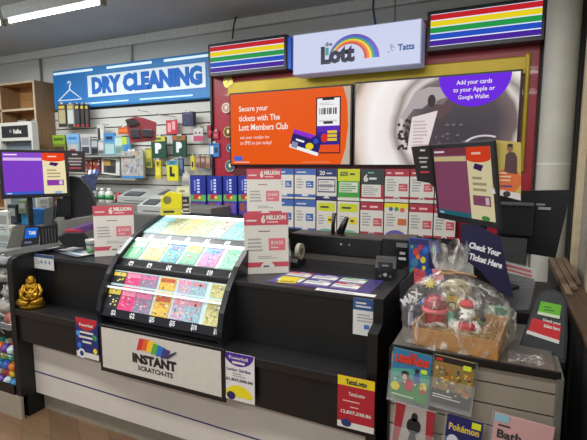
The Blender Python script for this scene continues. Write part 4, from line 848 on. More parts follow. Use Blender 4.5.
# ================================================================ COLOURFUL CARD BEHIND THE HAMPER
b = BB(424, 262, 2.02); b.slab(b.P(410, 280, 408.5, 238, 438, 240, 439, 280), .02, mat('#2a4f9a', .35, noise=0)); rr = random.Random(9)
b.rect(*b.a(409.5, 245), *b.a(438, 239), paper('#2a2f6a'), 1)
for (u, v, r, c) in [(416, 252, 4, '#c8402a'), (420, 247, 3, '#b82a3a'), (425, 250, 3.5, '#3a6ac8'), (415, 263, 5, '#3a7a9a'), (423, 260, 3.5, '#d8cf2a'), (431, 262, 4, '#1c1c4a'), (413, 271, 3, '#3a9a4a'), (424, 268, 2.5, '#e0d23a'), (432, 249, 3, '#3a8a6a'), (418, 257, 3, '#e0742a'), (412, 247, 2, '#5aa83a')]:
    x, z = b.a(u, v); b.disc(x, z, r*.72*b.k, r*.95*b.k, paper(c), 2+int(r) % 3, n=12)
b.poly(b.P(428, 268, 428, 252, 438, 252, 438, 268), paper('#1c1c48'), 1); b.thing('toy_card', 'blue toy card with bright red and yellow shapes behind the hamper', 'card')
# ================================================================ RIGHT CUSTOMER MONITOR
def monitor(L_, R_, hgt, label, draw, name='customer_monitor', stand=None):
    d = R_-L_; d.z = 0; w = d.length; yaw = math.atan2(d.y, d.x)
    e = empty(name, (L_.x, L_.y, (L_.z+R_.z)/2), label, 'monitor', rot=(0, 0, yaw))
    MB().box(0, w, 0, .012, -hgt/2, hgt/2, BLACK2, bev=.004).build('casing', e)
    MB().box(w*.2, w*.8, .012, .045, -hgt*.3, hgt*.3, BLACK, bev=.01).build('rear_cover', e)
    m = MB(); draw(m, w, hgt); m.build('display_panel', e, (0, -.001, 0))
    return e, w
def lotto_screen(pc, hd, lo, bright):
    def dr(m, w, h):
        z0, z1 = -h/2+h*.08, h/2-h*.06; a, b_ = w*.05, w*.95; sp = a+(b_-a)*.62; hh = z1-z0
        m.rect(a, z0, sp, z1, screen(pc, bright), 1); m.rect(sp, z0, b_, z1, screen('#e8dcae', bright), 1)
        m.rect(a, z1-hh*.10, sp, z1-hh*.0, screen(hd, bright), 2); m.bars(a+w*.02, z1-hh*.08, a+w*.3, z1-hh*.02, 1, screen('#f0e8f0', bright), 3)
        m.rect(a+w*.01, z1-hh*.19, sp-w*.01, z1-hh*.12, screen(lo, bright), 3); m.rect(a, z0, sp, z0+hh*.07, screen('#3a5ac0' if pc != '#8a4a68' else '#2a6a7a', bright), 3); m.bars(a+w*.03, z0, a+w*.14, z0+hh*.06, 1, screen('#b8c8e8', bright), 4)
        m.rect(sp, z1-hh*.16, b_, z1, screen('#e8401a', bright), 2); m.disc((sp+b_)/2, z1-hh*.16, (b_-sp)/2, hh*.05, screen('#e8401a', bright), 3, 180, 360)
        m.bars(sp+w*.08, z1-hh*.12, b_-w*.06, z1-hh*.05, 1, screen('#f8c8b0', bright), 4)
        m.poly([(sp+w*.09, z1-hh*.29), (sp+w*.2, z1-hh*.33), (sp+w*.24, z1-hh*.25), (sp+w*.12, z1-hh*.22)], screen('#3a1a5a', bright), 4)
        m.bars(sp+w*.06, z0+hh*.38, b_-w*.07, z0+hh*.62, 3, screen('#a89878', bright), 2); m.rect(sp+w*.05, z0+hh*.2, b_-w*.04, z0+hh*.34, screen('#8a3aa0' if pc != '#8a4a68' else '#8a4a68', bright), 3); m.rect(b_-w*.11, z0+hh*.22, b_-w*.06, z0+hh*.32, screen('#d8c8c8', bright), 4)
        m.disc(b_-w*.13, z0+hh*.03, w*.06, hh*.035, screen('#4a8a4a' if pc == '#8a4a68' else '#8ab0d8', bright), 3)
    return dr
Lp, Rp = PF(434, 180, 2.05), PF(497, 188, 1.67)
e, w = monitor(Lp, Rp, .338, 'angled black customer monitor with plum coloured screen above the hamper', lotto_screen('#8a4a68', '#7a3a4a', '#d8c890', .62))
e.rotation_euler[0] = R(9)
MB().box(w*.42, w*.58, .04, .08, -.46, -.1, BLACK, bev=.005).box(w*.25, w*.75, .0, .16, -.47, -.455, BLACK, bev=.004).build('stand', e)
b = BB(422, 165, 2.05, turn=R(8)); b.slab(b.P(411, 147, 435, 145, 437, 190, 430, 183, 418, 181)[::-1], .003, paper('#171214'))
for (u, v, ww, c) in [(422, 150.5, 5, '#c8c4c4'), (423, 158, 9, '#b8b4b4'), (423, 162, 7, '#b8b4b4'), (424, 167, 6, '#b8b4b4'), (425, 172, 9, '#c0303c')]: b.rect(b.a(u-ww/2, 0)[0], b.a(0, v+.9)[1], b.a(u+ww/2, 0)[0], b.a(0, v-.9)[1], paper(c), 2)
b.thing('hanging_sign', 'black card with pale and red lines left of the angled monitor', 'sign')
b = BB(506, 170, 1.66, turn=R(-6)); b.slab(b.P(494, 193, 493, 140, 518, 143, 521, 200)[::1], .003, paper('#b8a452'))
b.disc(*b.a(508, 181), 12*b.k, 13*b.k, paper('#c8622a'), 2); b.poly(b.P(492, 193, 492, 188, 520, 193, 521, 200), paper('#c8c4c0'), 3); b.disc(*b.a(508, 194), 3.5*b.k, 3*b.k, paper('#22222c'), 4)
b.poly(b.P(504.5, 172, 505, 155, 508, 152, 513, 153, 515.5, 158, 516, 174), paper('#4a2c30'), 4); b.disc(*b.a(508.5, 148.5), 2.6*b.k, 3.6*b.k, paper('#8a5a40'), 5); b.disc(*b.a(508.5, 145.8), 2.7*b.k, 1.8*b.k, paper('#231a18'), 6)
b.bars(*b.a(497, 182), *b.a(512, 171), 3, paper('#d8b090'), 5); b.bars(*b.a(502, 188), *b.a(518, 184), 1, paper('#5a3a6a'), 5)
b.thing('promotion_poster', 'orange poster of a person in a brown shirt beside the angled monitor', 'poster')
# till screen seen from behind
b = BB(530, 225, 2.25, turn=R(-4)); e = bbempty(b, 'till_screen', 'large black till screen seen from behind in front of the column', 'till')
m = MB(); m.prism(b.P(500, 192, 563, 189, 554, 256, 500, 252)[::-1], 0, .03, mat('#101012', .35), 'Y'); m.build('casing', e)
m = MB(); m.box(*[b.a(u, 0)[0] for u in (502, 534)], -.04, 0, b.a(0, 236)[1], b.a(0, 202)[1], BLACK, bev=.006); m.build('hinge_cover', e)
m = MB(); m.box(b.a(502, 0)[0], b.a(533, 0)[0], -.05, -.035, b.a(0, 205.5)[1], b.a(0, 203)[1], mat('#4a4a4c', .4), bev=.002); m.build('handle', e)
m = MB(); m.rect(*b.a(536, 209), *b.a(547, 206.5), paper('#9a9a9a')); m.build('rating_label', e)
m = MB(); m.rect(*b.a(534, 205), *b.a(542, 203), paper('#7a7a7a')); m.build('serial_label', e)
m = MB(); m.prism(b.P(500, 238, 529, 238, 528, 282, 499, 282)[::-1], -.035, .04, mat('#3a3d3c', .5, noise=.08), 'Y'); m.build('stand', e)
MB().box(-.16, .03, -.05, .12, b.a(0, 283)[1]-.012, b.a(0, 283)[1], BLACK, bev=.004).build('foot', e)
# rear work bench carrying terminals
tag(MB().box(-.41, .27, 2.12, 2.75, .0, .965, mat('#1b1a1c', .5, noise=.1)).build('rear_bench'), 'dark bench behind the gondola carrying the till', 'bench')
tag(MB().box(-2.28, -.5, 2.6, 3.0, 0, .90, mat('#2a2b2d', .5, noise=.1)).build('rear_cabinet'), 'low dark cabinet behind the sales counter', 'cabinet')
# ================================================================ TICKET TERMINAL ON THE COUNTER BACK
x0, x1 = AY(290, 245, 2.46).x, AY(413, 255, 2.46).x
e = empty('ticket_terminal', ((x0+x1)/2, 2.46, 1.031), 'long black ticket terminal housing at the back of the counter', 'terminal'); hw = (x1-x0)/2
MB().box(-hw, hw-.17, 0, .18, .04, .155, mat('#141416', .3), bev=.008).build('housing', e)
MB().box(-hw, hw-.17, .01, .18, .0, .04, mat('#57524f', .5, noise=.08), bev=.003).build('plinth', e)
MB().box(hw-.17, hw, -.01, .18, .0, .165, mat('#0f0f11', .3), bev=.006).build('printer_unit', e)
m = MB().rect(hw-.09, .12, hw-.03, .145, paper('#6a6a6c')).rect(hw-.07, .08, hw-.04, .095, paper('#9a9a9a')).rect(hw-.075, .05, hw-.035, .065, paper('#b0b0b0')); m.build('status_label', e, (0, -.011, 0))
m = MB(); m.disc(-hw+.33, .11, .006, .006, paper('#a8a8a8')); m.disc(-hw+.38, .11, .005, .005, paper('#888888')); m.build('indicator', e, (0, -.001, 0))
# barcode reader on top
b = BB(341, 236, 2.75); e = bbempty(b, 'barcode_reader', 'black barcode reader and cradle standing on the ticket terminal', 'reader')
m = MB(); m.tube([(b.a(333, 236)[0], 0, b.a(0, 236)[1]), (b.a(333, 225)[0], 0, b.a(0, 225)[1]), (b.a(334, 214)[0], 0, b.a(0, 213)[1])], [.013, .011, .013], BLK); m.build('handle', e)
m = MB(); m.tube([(b.a(339, 236)[0], 0, 0), (b.a(343, 228)[0], 0, b.a(0, 226)[1]), (b.a(347, 222)[0], -.01, b.a(0, 217)[1])], [.024, .02, .013], BLK); m.build('scan_head', e)
m = MB(); m.box(b.a(328, 0)[0], b.a(356, 0)[0], -.04, .05, b.a(0, 239)[1], b.a(0, 234)[1], BLK, bev=.006); m.build('cradle', e)
# payment terminal
q = AZ(385, 280, 1.033); e = empty('payment_terminal', (q.x, q.y, 1.032), 'small black payment terminal at the right end of the counter top', 'terminal', rot=(0, 0, R(8)))
m = MB().prism([(0, 0), (.0, .06), (.03, .105), (.06, .11), (.08, .0)], -.05, .05, mat('#161618', .3), 'X'); m.build('body', e)
m = MB(); m.rect(-.035, .045, .035, .09, mat('#2a2c30', .15)); m.rect(-.015, .07, .015, .078, paper('#8a8a8a'), 2); m.disc(.0, .028, .009, .009, paper('#a8a8a8'), 2); m.disc(-.025, .02, .006, .006, paper('#6a6a6a'), 2); m.disc(.025, .02, .006, .006, paper('#6a6a6a'), 2); m.build('keypad', e)
# ================================================================ BOOKCASE + WHITE UNIT, FAR LEFT
W1 = wood_mat('#9a6c3e', '#b98a56', 3, axis='X'); W2 = wood_mat('#7d5f42', '#8f7050', 3, axis='Z'); WED = mat('#c8b594', .5)
bxl, bxr, yf, zt = -6.6, -4.665, 3.36, AY(44, 81, 3.45).z
e = empty('wooden_bookcase', ((bxl+bxr)/2, 3.4, 0), 'tall wooden cubby bookcase at the left of the back wall', 'bookcase')
def bk(name, fn):
    b = MB(); fn(b); b.v = [v-Vector(((bxl+bxr)/2, 3.4, 0)) for v in b.v]; return b.build(name, e)
for x in (bxl, -5.93, -5.25-.02): bk('upright', lambda b: (b.box(x, x+.02, yf, 3.59, 0, zt-.02, W2), b.box(x-.001, x+.021, yf-.006, yf, 0, zt-.02, WED)))
bk('side_panel', lambda b: (b.box(bxr-.022, bxr, yf, 3.595, 0, zt, W2), b.box(bxr-.024, bxr+.001, yf-.006, yf, 0, zt, WED)))
bk('back_panel', lambda b: b.box(bxl, bxr-.022, 3.585, 3.595, 0, zt, W1))
for z in (zt, 2.22, 1.93, 1.66, 1.4, 1.1, .7, .3): bk('shelf', lambda b: (b.box(bxl+.02, bxr-.023, yf, 3.585, z-.02, z, W1), b.box(bxl+.02, bxr-.023, yf-.006, yf, z-.022, z+.001, WED)))
# small framed cards in a cubby
for i, (u0, u1, c) in enumerate([(17, 26, '#c8ccc8'), (31, 37, '#b8b4ac')]):
    m, w, h, loc = card(u0, 107, u1, 122, 3.38, mat('#8a8478', .5)); m.rect(w*.12, h*.1, w*.88, h*.9, paper(c), 1); m.bars(w*.2, h*.5, w*.8, h*.85, 2, paper('#8a7a6a'), 2); m.rect(w*.15, h*.52, w*.85, h*.56, paper('#6a5a48'), 3)
    loc.z = 1.935; tag(m.build('framed_card', loc=loc), ['framed white card in the bookcase cubby above the white unit', 'narrow framed card at the right side of the bookcase cubby'][i], 'card')
WU = mat('#b5b3aa', .5, noise=.04)
x0, x1, z0, z1 = pxbox(1, 122, 34, 200, 3.05)
e = empty('white_display_unit', ((x0+x1)/2, 3.05, 0), 'white framed display unit with black name header in front of the bookcase', 'display unit'); hw = (x1-x0)/2
MB().box(-hw, hw, 0, .07, z1-.19, z1, WU, bev=.005).build('header_box', e)
for s in (-1, 1): MB().box(s*hw-.02 if s > 0 else -hw, hw if s > 0 else -hw+.02, 0, .07, 0, z1-.19, WU).build('upright', e)
for z in (.5, 1.0, 1.35): MB().box(-hw+.02, hw-.02, .01, .27, z, z+.015, WU).build('shelf', e)
m = MB().rect(-hw+.05, z1-.155, hw-.06, z1-.035, mat('#121214', .4)); m.txt('lulu', -.02, z1-.115, .10, z1-.07, WP, 2, .03); m.disc(-.07, z1-.09, .018, .018, GREY, 2); m.build('name_panel', e, (0, -.001, 0))
MB().box(-hw+.02, hw-.02, .06, .068, .5, z1-.19, mat('#5d6a70', .4)).build('back_panel', e)
rr = random.Random(2)
for i in range(5):
    m = MB().box(0, .05, 0, .04, 0, .10+.03*(i % 2), mat(['#3a5a8a', '#6a7a80', '#2f3f4a', '#8a8a80', '#4a6a9a'][i], .4), bev=.005); m.rect(.006, .03, .044, .08, WP)
    tag(m.build('boxed_goods', loc=(x0+.035+i*.062, 3.065, 1.366)), f"{['blue', 'grey green', 'dark', 'beige', 'light blue'][i]} boxed item inside the white display unit", 'box', 'boxes inside the white display unit')
# ================================================================ SLATWALL GOODS
def peg(u, v, Y=3.50, L_=.07): return None
def hang(name, u0, v0, u1, v1, Y, bg, draw, label, cat, group=None, t=.02, roll=0, hook=True, rough=.4):
    x0, x1, z0, z1 = pxbox(u0, v0, u1, v1, Y); w, h = x1-x0, z1-z0
    m = MB(); m.box(0, w, 0, t, 0, h, mat(bg, rough, noise=.06), bev=min(.004, t*.3)); 
    if draw: draw(m, w, h)
    if hook: m.tube([(w/2, -.02, h+.012), (w/2, 3.585-Y, h+.012)], .003, CHROME, 6); m.box(w*.35, w*.65, .001, .003, h-.002, h+.018, WHITE)
    return tag(m.build(name, loc=(x0, Y, z0), rot=(0, R(roll), 0)), label, cat, group)
def simple(cols):
    def dr(m, w, h):
        for j, (x0, z0, x1, z1, c) in enumerate(cols): m.rect(w*x0, h*z0, w*x1, h*z1, paper(c), 1+j)
    return dr
for i, (u0, u1) in enumerate([(58, 66), (67, 74), (75, 79.5), (80.5, 84), (85, 88.5)]):
    hang('watch_pack', u0, 104, u1, 127, 3.46, ['#3a3a34', '#8f8c78', '#22222a', '#2a2a2a', '#1e1e20'][i], simple([(.1, .15, .9, .75, ['#b8ac80', '#c8ccc8', '#3a3f48', '#3a3428', '#4a4238'][i]), (.15, .0, .85, .12, '#a8242e' if i > 1 else '#3a2a2a'), (.15, .8, .85, .92, '#d8c050')]), f"{['gold and dark', 'pale silver', 'navy black', 'brown black', 'slim black'][i]} boxed pack, {ordn[i]} of the row under the coat hanger", 'pack', 'packs hanging under the coat hanger')
mg = [((53, 135, 65, 154), '#7a8a2f', [(0, .55, 1, 1, '#8fae2a'), (.1, .7, .9, .85, '#4a6a1a'), (.1, .05, .9, .4, '#5a4a3a')], 'lime green topped magazine at the left of the upper shelf'),
      ((67, 134, 79, 153), '#8fa8b8', [(0, .55, 1, 1, '#7ab0dc'), (.15, .7, .85, .85, '#4a80b8'), (.1, .0, .9, .45, '#b8bcb8'), (.2, .05, .7, .2, '#8a2a2a')], 'light blue topped magazine on the upper shelf'),
      ((81, 136, 90, 154), '#b8b8b4', [(.1, .5, .9, .9, '#8a8f98'), (.1, .05, .9, .4, '#3a3c48')], 'white magazine with dark picture beside the light blue one'),
      ((91, 139, 98, 155), '#4a5058', [(.1, .5, .9, .9, '#a8acb0'), (.1, .1, .9, .4, '#22242a')], 'dark grey booklet standing on the upper shelf'),
      ((98, 141, 104, 155), '#9a9c9a', [(.1, .4, .9, .9, '#c8c8c4'), (.1, .1, .9, .3, '#5a5a60')], 'pale grey booklet before the blue fish box'),
      ((97, 125, 104, 140), '#c0c0ba', [(.1, .0, .45, .8, '#2a2a3a'), (.5, .1, .9, .7, '#d8d4c8')], 'white and black boxed item above the booklets'),
      ((104, 133, 115, 155), '#6a9ab8', [(0, .6, 1, 1, '#3f86c0'), (.2, .7, .8, .85, '#1a2a4a'), (.1, .05, .9, .5, '#a8c4c0')], 'blue box with dark oval picture on the upper shelf'),
      ((115, 136, 122, 155), '#8fa8a0', [(0, .5, 1, .9, '#b8d0c8'), (.1, .1, .9, .4, '#6a8a80')], 'pale teal booklet right of the blue box'),
      ((118, 127, 128, 134), '#c0562a', [(.1, .3, .9, .7, '#e0742a')], 'small orange pack above the teal booklet'),
      ((122, 137, 130, 152), '#5a98a0', [(0, .5, .6, 1, '#b8cc3a'), (.3, .1, .9, .5, '#3a7ac0')], 'green and blue booklet at the right end of the upper shelf')]
for b4, bg, cols, lb in mg: hang('magazine' if b4[3] > 150 else 'boxed_pack', *b4, 3.47, bg, simple(cols), lb, 'magazine' if b4[3] > 150 else 'pack', hook=b4[3] < 150)
def shelf(u0, u1, v, label, Y=3.40, back=3.58, t=.018):
    x0, x1 = AY(u0, v, Y).x, AY(u1, v, Y).x; z = AY((u0+u1)/2, v, Y).z
    return tag(MB().box(x0, x1, Y, back, z-t, z, mat('#8f8f88', .45), bev=.003).build('wall_shelf'), label, 'shelf')
shelf(50, 133, 155.5, 'upper grey shelf on the slatwall holding magazines')
shelf(60, 135, 178, 'lower grey shelf on the slatwall behind the left monitor')
# lower shelf goods
def dot_goods(m, w, h):
    rr = random.Random(int(w*1e5)); 
    for i in range(14): m.disc(w*rr.uniform(.1, .9), h*rr.uniform(.1, .9), w*.09, h*.08, paper(rr.choice(['#a82a30', '#c8c4b8', '#2a3a6a', '#8a6a3a', '#d8a84a'])), 1+i % 3, n=8)
for i, (b4, bg, lb) in enumerate([((86, 160, 92, 173), '#8a3038', 'dark red patterned pack on the lower wall shelf'), ((93, 159, 100, 173), '#7a2a2e', 'maroon patterned pack beside the white picture frame'), ((84, 166, 87, 173), '#b89a6a', 'tiny tan pack on the lower wall shelf')]):
    hang('boxed_pack', *b4, 3.47, bg, dot_goods, lb, 'pack', hook=False)
hang('picture_frame', 101, 156, 119, 174, 3.46, '#c8c8c0', simple([(.12, .1, .8, .85, '#4a4238'), (.15, .5, .5, .8, '#a88a3a'), (.3, .15, .75, .5, '#2a2c30')]), 'white picture frame leaning on the lower wall shelf', 'frame', hook=False, roll=4)
b = BB(92, 180, 3.6); m = b
for j in range(5): m.tube([(b.a(87+j*1.2, 0)[0], 0, b.a(0, 192-j)[1]), (b.a(91+j*1.9, 0)[0], 0, b.a(0, 170)[1])], .011, mat(['#c8ccd8', '#2a4a9a', '#b8bcc8', '#1f3f8a', '#3a4a6a'][j], .4), 8)
m.thing('brush_bundle', 'bundle of blue and white brushes hanging behind the black monitor', 'brushes')
b = BB(85, 184, 3.5); b.slab(b.P(82, 176, 96, 173, 95, 190, 84, 193)[::-1], .03, mat('#3c4468', .4, noise=.4, scale=30)); b.thing('blue_pack', 'folded navy and white pack below the blue brushes', 'pack')
# stationery bag
def stat(m, w, h):
    rr = random.Random(8)
    for i in range(90):
        x, z = w*rr.uniform(.06, .94), h*rr.uniform(.05, .92); m.poly([(x, z), (x+.006, z), (x+.010*rr.uniform(-1, 1)+.006, z+.03), (x+.006*rr.uniform(-1, 1), z+.03)], paper(rr.choice(['#c8c8c0', '#3a6ab8', '#c84a3a', '#4a9a8a', '#e0b03a', '#8a8a90', '#d8d4cc', '#6a9ac8', '#b86a4a'])), 1+i % 6)
    m.rect(0, 0, w, h*.08, paper('#3a80b8'), 8)
hang('stationery_bag', 121, 151, 143, 178, 3.42, '#a8a8a2', stat, 'clear bag of colourful stationery hanging beside the green plates', 'bag', t=.03)
# red glasses stand
b = BB(139, 129, 3.62); e = bbempty(b, 'glasses_stand', 'dark red display stand with clear cases hanging on the slatwall', 'stand'); MR = mat('#8a2a34', .35, noise=.1)
m = MB(); m.prism(b.P(127, 120, 136, 117, 144, 118, 156, 122, 155, 140, 130, 143)[::-1], 0, .06, MR, 'Y'); m.build('body', e)
m = MB(); m.prism(b.P(126, 121, 136, 119, 140, 124, 130, 127)[::-1], -.03, 0, mat('#22181a', .3), 'Y'); m.build('visor', e)
for (u0, v0, u1, v1) in ((131, 129, 140, 138), (142, 129, 152, 137)):
    m = MB(); x0, z0 = b.a(u0, v1); x1, z1 = b.a(u1, v0); m.box(x0, x1, -.025, 0, z0, z1, mat('#3a3840', .2), bev=.006); m.rect(x0+.005, z0+.01, x1-.005, z1-.01, paper('#77777c')) ; m.v = [v for v in m.v]; m.build('clear_case', e)
# P and L plates
def plate(letter, bgc, lc, top):
    def dr(m, w, h):
        m.rect(w*.05, h*.80, w*.95, h*1.02, paper(top), 1); m.rect(w*.3, h*.86, w*.7, h*.97, paper('#3a6a3a'), 2); m.txt(letter, w*.28, h*.22, w*.72, h*.72, paper(lc), 3, .09)
    return dr
hang('plate_pack', 151, 137, 166, 158, 3.47, '#1f4a38', plate('P', '#1f4a38', '#e0e4e0', '#c8c02a'), 'green P plate pack with yellow top, left of the pair', 'plate')
hang('plate_pack', 172.5, 136, 186, 157, 3.47, '#1d4434', plate('P', '#1f4a38', '#dfe4e0', '#a8562a'), 'green P plate pack with orange top, right of the pair', 'plate')
hang('plate_pack', 166.5, 161, 178, 181, 3.44, '#d0c826', plate('L', '#d8cf2a', '#1c1c1c', '#3f86b8'), 'yellow L plate pack with large black letter', 'plate')
hang('plate_pack', 155, 160, 161, 179, 3.44, '#c4b022', simple([(.2, .2, .8, .6, '#d8cc4a'), (.3, .7, .7, .9, '#6a5a1a')]), 'narrow yellow pack left of the yellow L plate', 'pack')
hang('boxed_pack', 178, 158, 183, 176, 3.46, '#3a4a6a', simple([(.1, .4, .9, .9, '#5a7aa0')]), 'slim slate blue pack right of the yellow L plate', 'pack')
hang('boxed_pack', 145, 148, 152, 168, 3.46, '#8a8a3a', simple([(.1, .5, .9, .9, '#b8b84a'), (.2, .1, .8, .3, '#4a5a2a')]), 'olive green strip pack left of the P plates', 'pack')
hang('tag_card', 166, 120, 177, 134, 3.50, '#c0303f', simple([(.15, .15, .45, .8, '#e0a0a4'), (.55, .3, .85, .9, '#e0a0a4')]), 'bright red hanging card with pale letters on the slatwall', 'card', t=.006)
hang('dark_pouch', 182, 112, 193, 126, 3.46, '#2a2a48', simple([(.1, .1, .75, .7, '#34345a'), (.1, .8, .9, .95, '#4a4a70')]), 'dark purple pouch hanging above the pink card', 'pouch', t=.05)
hang('pink_card', 193.5, 128, 203, 141, 3.50, '#c8c0bc', simple([(0, .0, 1, .4, '#b84a6a'), (.2, .55, .35, .7, '#3a3a3a'), (.6, .55, .75, .7, '#3a3a3a')]), 'white card with pink lower half hanging on the slatwall', 'card', t=.01)
hang('red_box', 207, 125, 212.5, 138, 3.48, '#8f1f2c', simple([(.2, .3, .8, .6, '#b8404a')]), 'tall dark red box hanging near the lottery board', 'box', t=.04)
hang('red_box', 213, 131, 218.5, 139, 3.48, '#a82a38', simple([(.2, .3, .8, .6, '#c8606a')]), 'small red box right of the tall dark red box', 'box', t=.04)
hang('blue_pack', 209, 143, 219, 157, 3.48, '#3f7fb8', simple([(.1, .2, .45, .8, '#d0dce4'), (.55, .3, .9, .7, '#2a3a5a'), (.1, .85, .9, .95, '#2a5a9a')]), 'sky blue and white pack next to the lottery board edge', 'pack')
hang('tag_card', 190.5, 156, 194.5, 170, 3.49, '#d0bf26', simple([(.3, .2, .7, .6, '#1c1c1c')]), 'narrow yellow and black tag right of the L plate', 'card', t=.008)
for i, (a_, c_) in enumerate([(195.5, '#8a6a58'), (200.5, '#7a5a4c'), (205.5, '#9a7a68')]): hang('snack_pack', a_, 156, a_+4.5, 168, 3.48, c_, simple([(.1, .5, .9, .8, '#b89a8a'), (.3, .1, .7, .3, '#5a3a2a')]), f"small brown pack, {['left', 'middle', 'right'][i]} of the three under the pink card", 'pack')
hang('clear_pack', 182, 173, 190, 186, 3.46, '#b0aea6', simple([(.1, .1, .9, .4, '#8a8880'), (.2, .6, .8, .9, '#c8c6c0')]), 'pale clear pack above the yellow counter box', 'pack')
for i, (u, v) in enumerate([(167, 116), (176, 117), (149, 112)]):
    q = AY(u, v, 3.58); tag(MB().tube([(0, 0, 0), (0, -.14, .0), (0, -.15, .012)], .0035, CHROME, 6).build('wall_hook', loc=q), ['empty chrome hook above the red card', 'empty chrome hook right of the red card', 'empty chrome hook above the glasses stand'][i], 'hook')
# ================================================================ REAR BENCH LEFT WITH MACHINES
BN = mat('#77766f', .5)
zb_ = AY(130, 203.5, 3.1).z
tag(MB().box(-4.0, -2.15, 3.02, 3.42, .0, zb_, mat('#6f6e68', .5, noise=.1), bev=.005).build('rear_counter'), 'grey rear counter below the slatwall', 'counter')
def machine(u0, v0, u1, v1, Y, cc, label, dark=True, name='office_machine', lift=0):
    x0, x1, z0, z1 = pxbox(u0, v0, u1, v1, Y); h = z1-z0; w = x1-x0
    e = empty(name, ((x0+x1)/2, Y, z0), label, 'machine')
    M1 = mat(cc, .45, noise=.04)
    MB().prism([(0, 0), (.0, h*.45), (.12, h*.8), (.22, h), (.25, h*.9), (.25, 0)], -w/2, w/2, M1, 'X').build('body', e)
    m = MB(); d = Vector((0, .12, h*.35)); 
    m.prism([(.02, h*.45+.006*1+.012), (.105, h*.76+.008), (.105, h*.76-.01), (.02, h*.45)], -w*.35, w*.1, mat('#3a3f42', .3), 'X'); m.build('display_window', e)
    m = MB().rect(-w*.3, h*.12, w*.3, h*.2, mat('#5a5c5c', .5)); m.build('slot', e); return e, z0
_, zA = machine(117, 190, 152, 203, 3.10, '#9a9c98', 'grey office machine with sloping keypad on the rear counter')
zc = AY(150, 214, 2.85).z
tag(MB().box(-3.3, -2.3, 2.80, 3.015, 0, zc-.001, mat('#5f5f5a', .5, noise=.1), bev=.004).build('rear_counter'), 'lower step of the grey rear counter behind the ticket display', 'counter')
_, zB = machine(137, 197, 165, 214, 2.85, '#a2a4a0', 'pale grey receipt machine behind the instant ticket display')
# bottles
for i, (u, c, lb) in enumerate([(103, '#b0b4ac', 'white and green bottle on the rear counter'), (110, '#c0c0b8', 'clear bottle with green band beside the white bottle'), (97, '#5a605c', 'small grey jar at the left of the bottles')]):
    q = AY(u, 206, 3.08); s = 1.15; e = empty('bottle', (q.x, 3.08, zb_), lb, 'bottle')
    MB().lathe([(.030*s, 0), (.032*s, .008), (.032*s, .075), (.028*s, .10), (.013*s, .113)], (0, 0, 0), mat(c, .3), n=18).build('body', e)
    MB().lathe([(.0328*s, .03), (.0328*s, .072)], (0, 0, 0), mat('#2f7a4a' if i < 2 else '#4a4c4a', .3), n=18).build('label_band', e)
    MB().lathe([(.014*s, .113), (.014*s, .135)], (0, 0, 0), mat('#d0d0c8', .3), n=14).build('cap', e)
q = AY(118.5, 195, 3.2); m = MB().lathe([(.03, 0), (.034, .02), (.026, .07), (.012, .09)], (0, 0, 0), mat('#a82834', .4), n=16); tag(m.build('red_bottle', loc=(q.x, 3.2, zb_)), 'small red bottle behind the grey office machine', 'bottle')
# yellow counter box
YB_ = mat('#d8cc1e', .4, noise=.05)
b = BB(174, 214, 2.75); e = bbempty(b, 'yellow_counter_box', 'yellow counter display box with two compartments behind the ticket display', 'box')
MB().prism(b.P(161, 215, 162, 198, 170, 192, 182, 194, 181, 216)[::-1], 0, .08, YB_, 'Y').build('left_box', e)
m = MB().disc(*b.a(168, 200), 4*b.k, 4*b.k, mat('#7a7a40', .4), 1); m.bars(*b.a(164, 214), *b.a(180, 209), 1, DG, 2); m.rect(*b.a(162.5, 214.5), *b.a(180.5, 208), paper('#c8bf3a'), 1); m.bars(*b.a(165, 213.5), *b.a(178, 209), 1, paper('#4a4a20'), 2); m.build('front_print', e, (0, -.001, 0))
MB().prism(b.P(182, 214, 176, 194, 178, 187, 190, 187, 190, 214)[::-1], .03, .07, mat('#c8c8a8', .4), 'Y').build('header_card', e)
m = MB().rect(*b.a(182.5, 213), *b.a(189.5, 197), paper('#2f2f34'), 1).bars(*b.a(183, 212), *b.a(189, 199), 3, paper('#b8a8a0'), 2); m.rect(*b.a(178.5, 194), *b.a(189.5, 188.5), paper('#d8d6c0'), 1); m.bars(*b.a(180, 194), *b.a(188, 189), 1, paper('#8a8a60'), 2); m.build('side_print', e, (0, .028, 0))
# ================================================================ LEFT MONITOR
Lp, Rp = PF(-.5, 175.5, 2.88), PF(69, 172.5, 3.12)
e, w = monitor(Lp, Rp, .318, 'black customer monitor with purple screen at the left end of the counter', lotto_screen('#7d3cc0', '#8a4ac8', '#d8b8e8', .95))
MB().box(w*.36, w*.44, .035, .065, -.38, -.1, BLACK, bev=.005).build('pole', e)
MB().box(w*.22, w*.6, .0, .15, -.39, -.375, BLACK, bev=.004).build('stand', e)
b = BB(75, 161, 3.02); b.slab(b.P(65.5, 150.5, 84.5, 151.5, 84, 172.5, 66, 171.5)[::-1], .003, paper('#211616'))
for (v, ww, c) in [(154.5, 5, '#b8b0b0'), (158.5, 12, '#a8a0a0'), (161.5, 12, '#a8a0a0'), (164.5, 10, '#a8a0a0'), (168, 11, '#b0404a')]: b.rect(b.a(75-ww/2, 0)[0], b.a(0, v+.7)[1], b.a(75+ww/2, 0)[0], b.a(0, v-.7)[1], paper(c), 2)
b.thing('hanging_sign', 'small black card with pale lines right of the purple monitor', 'sign')
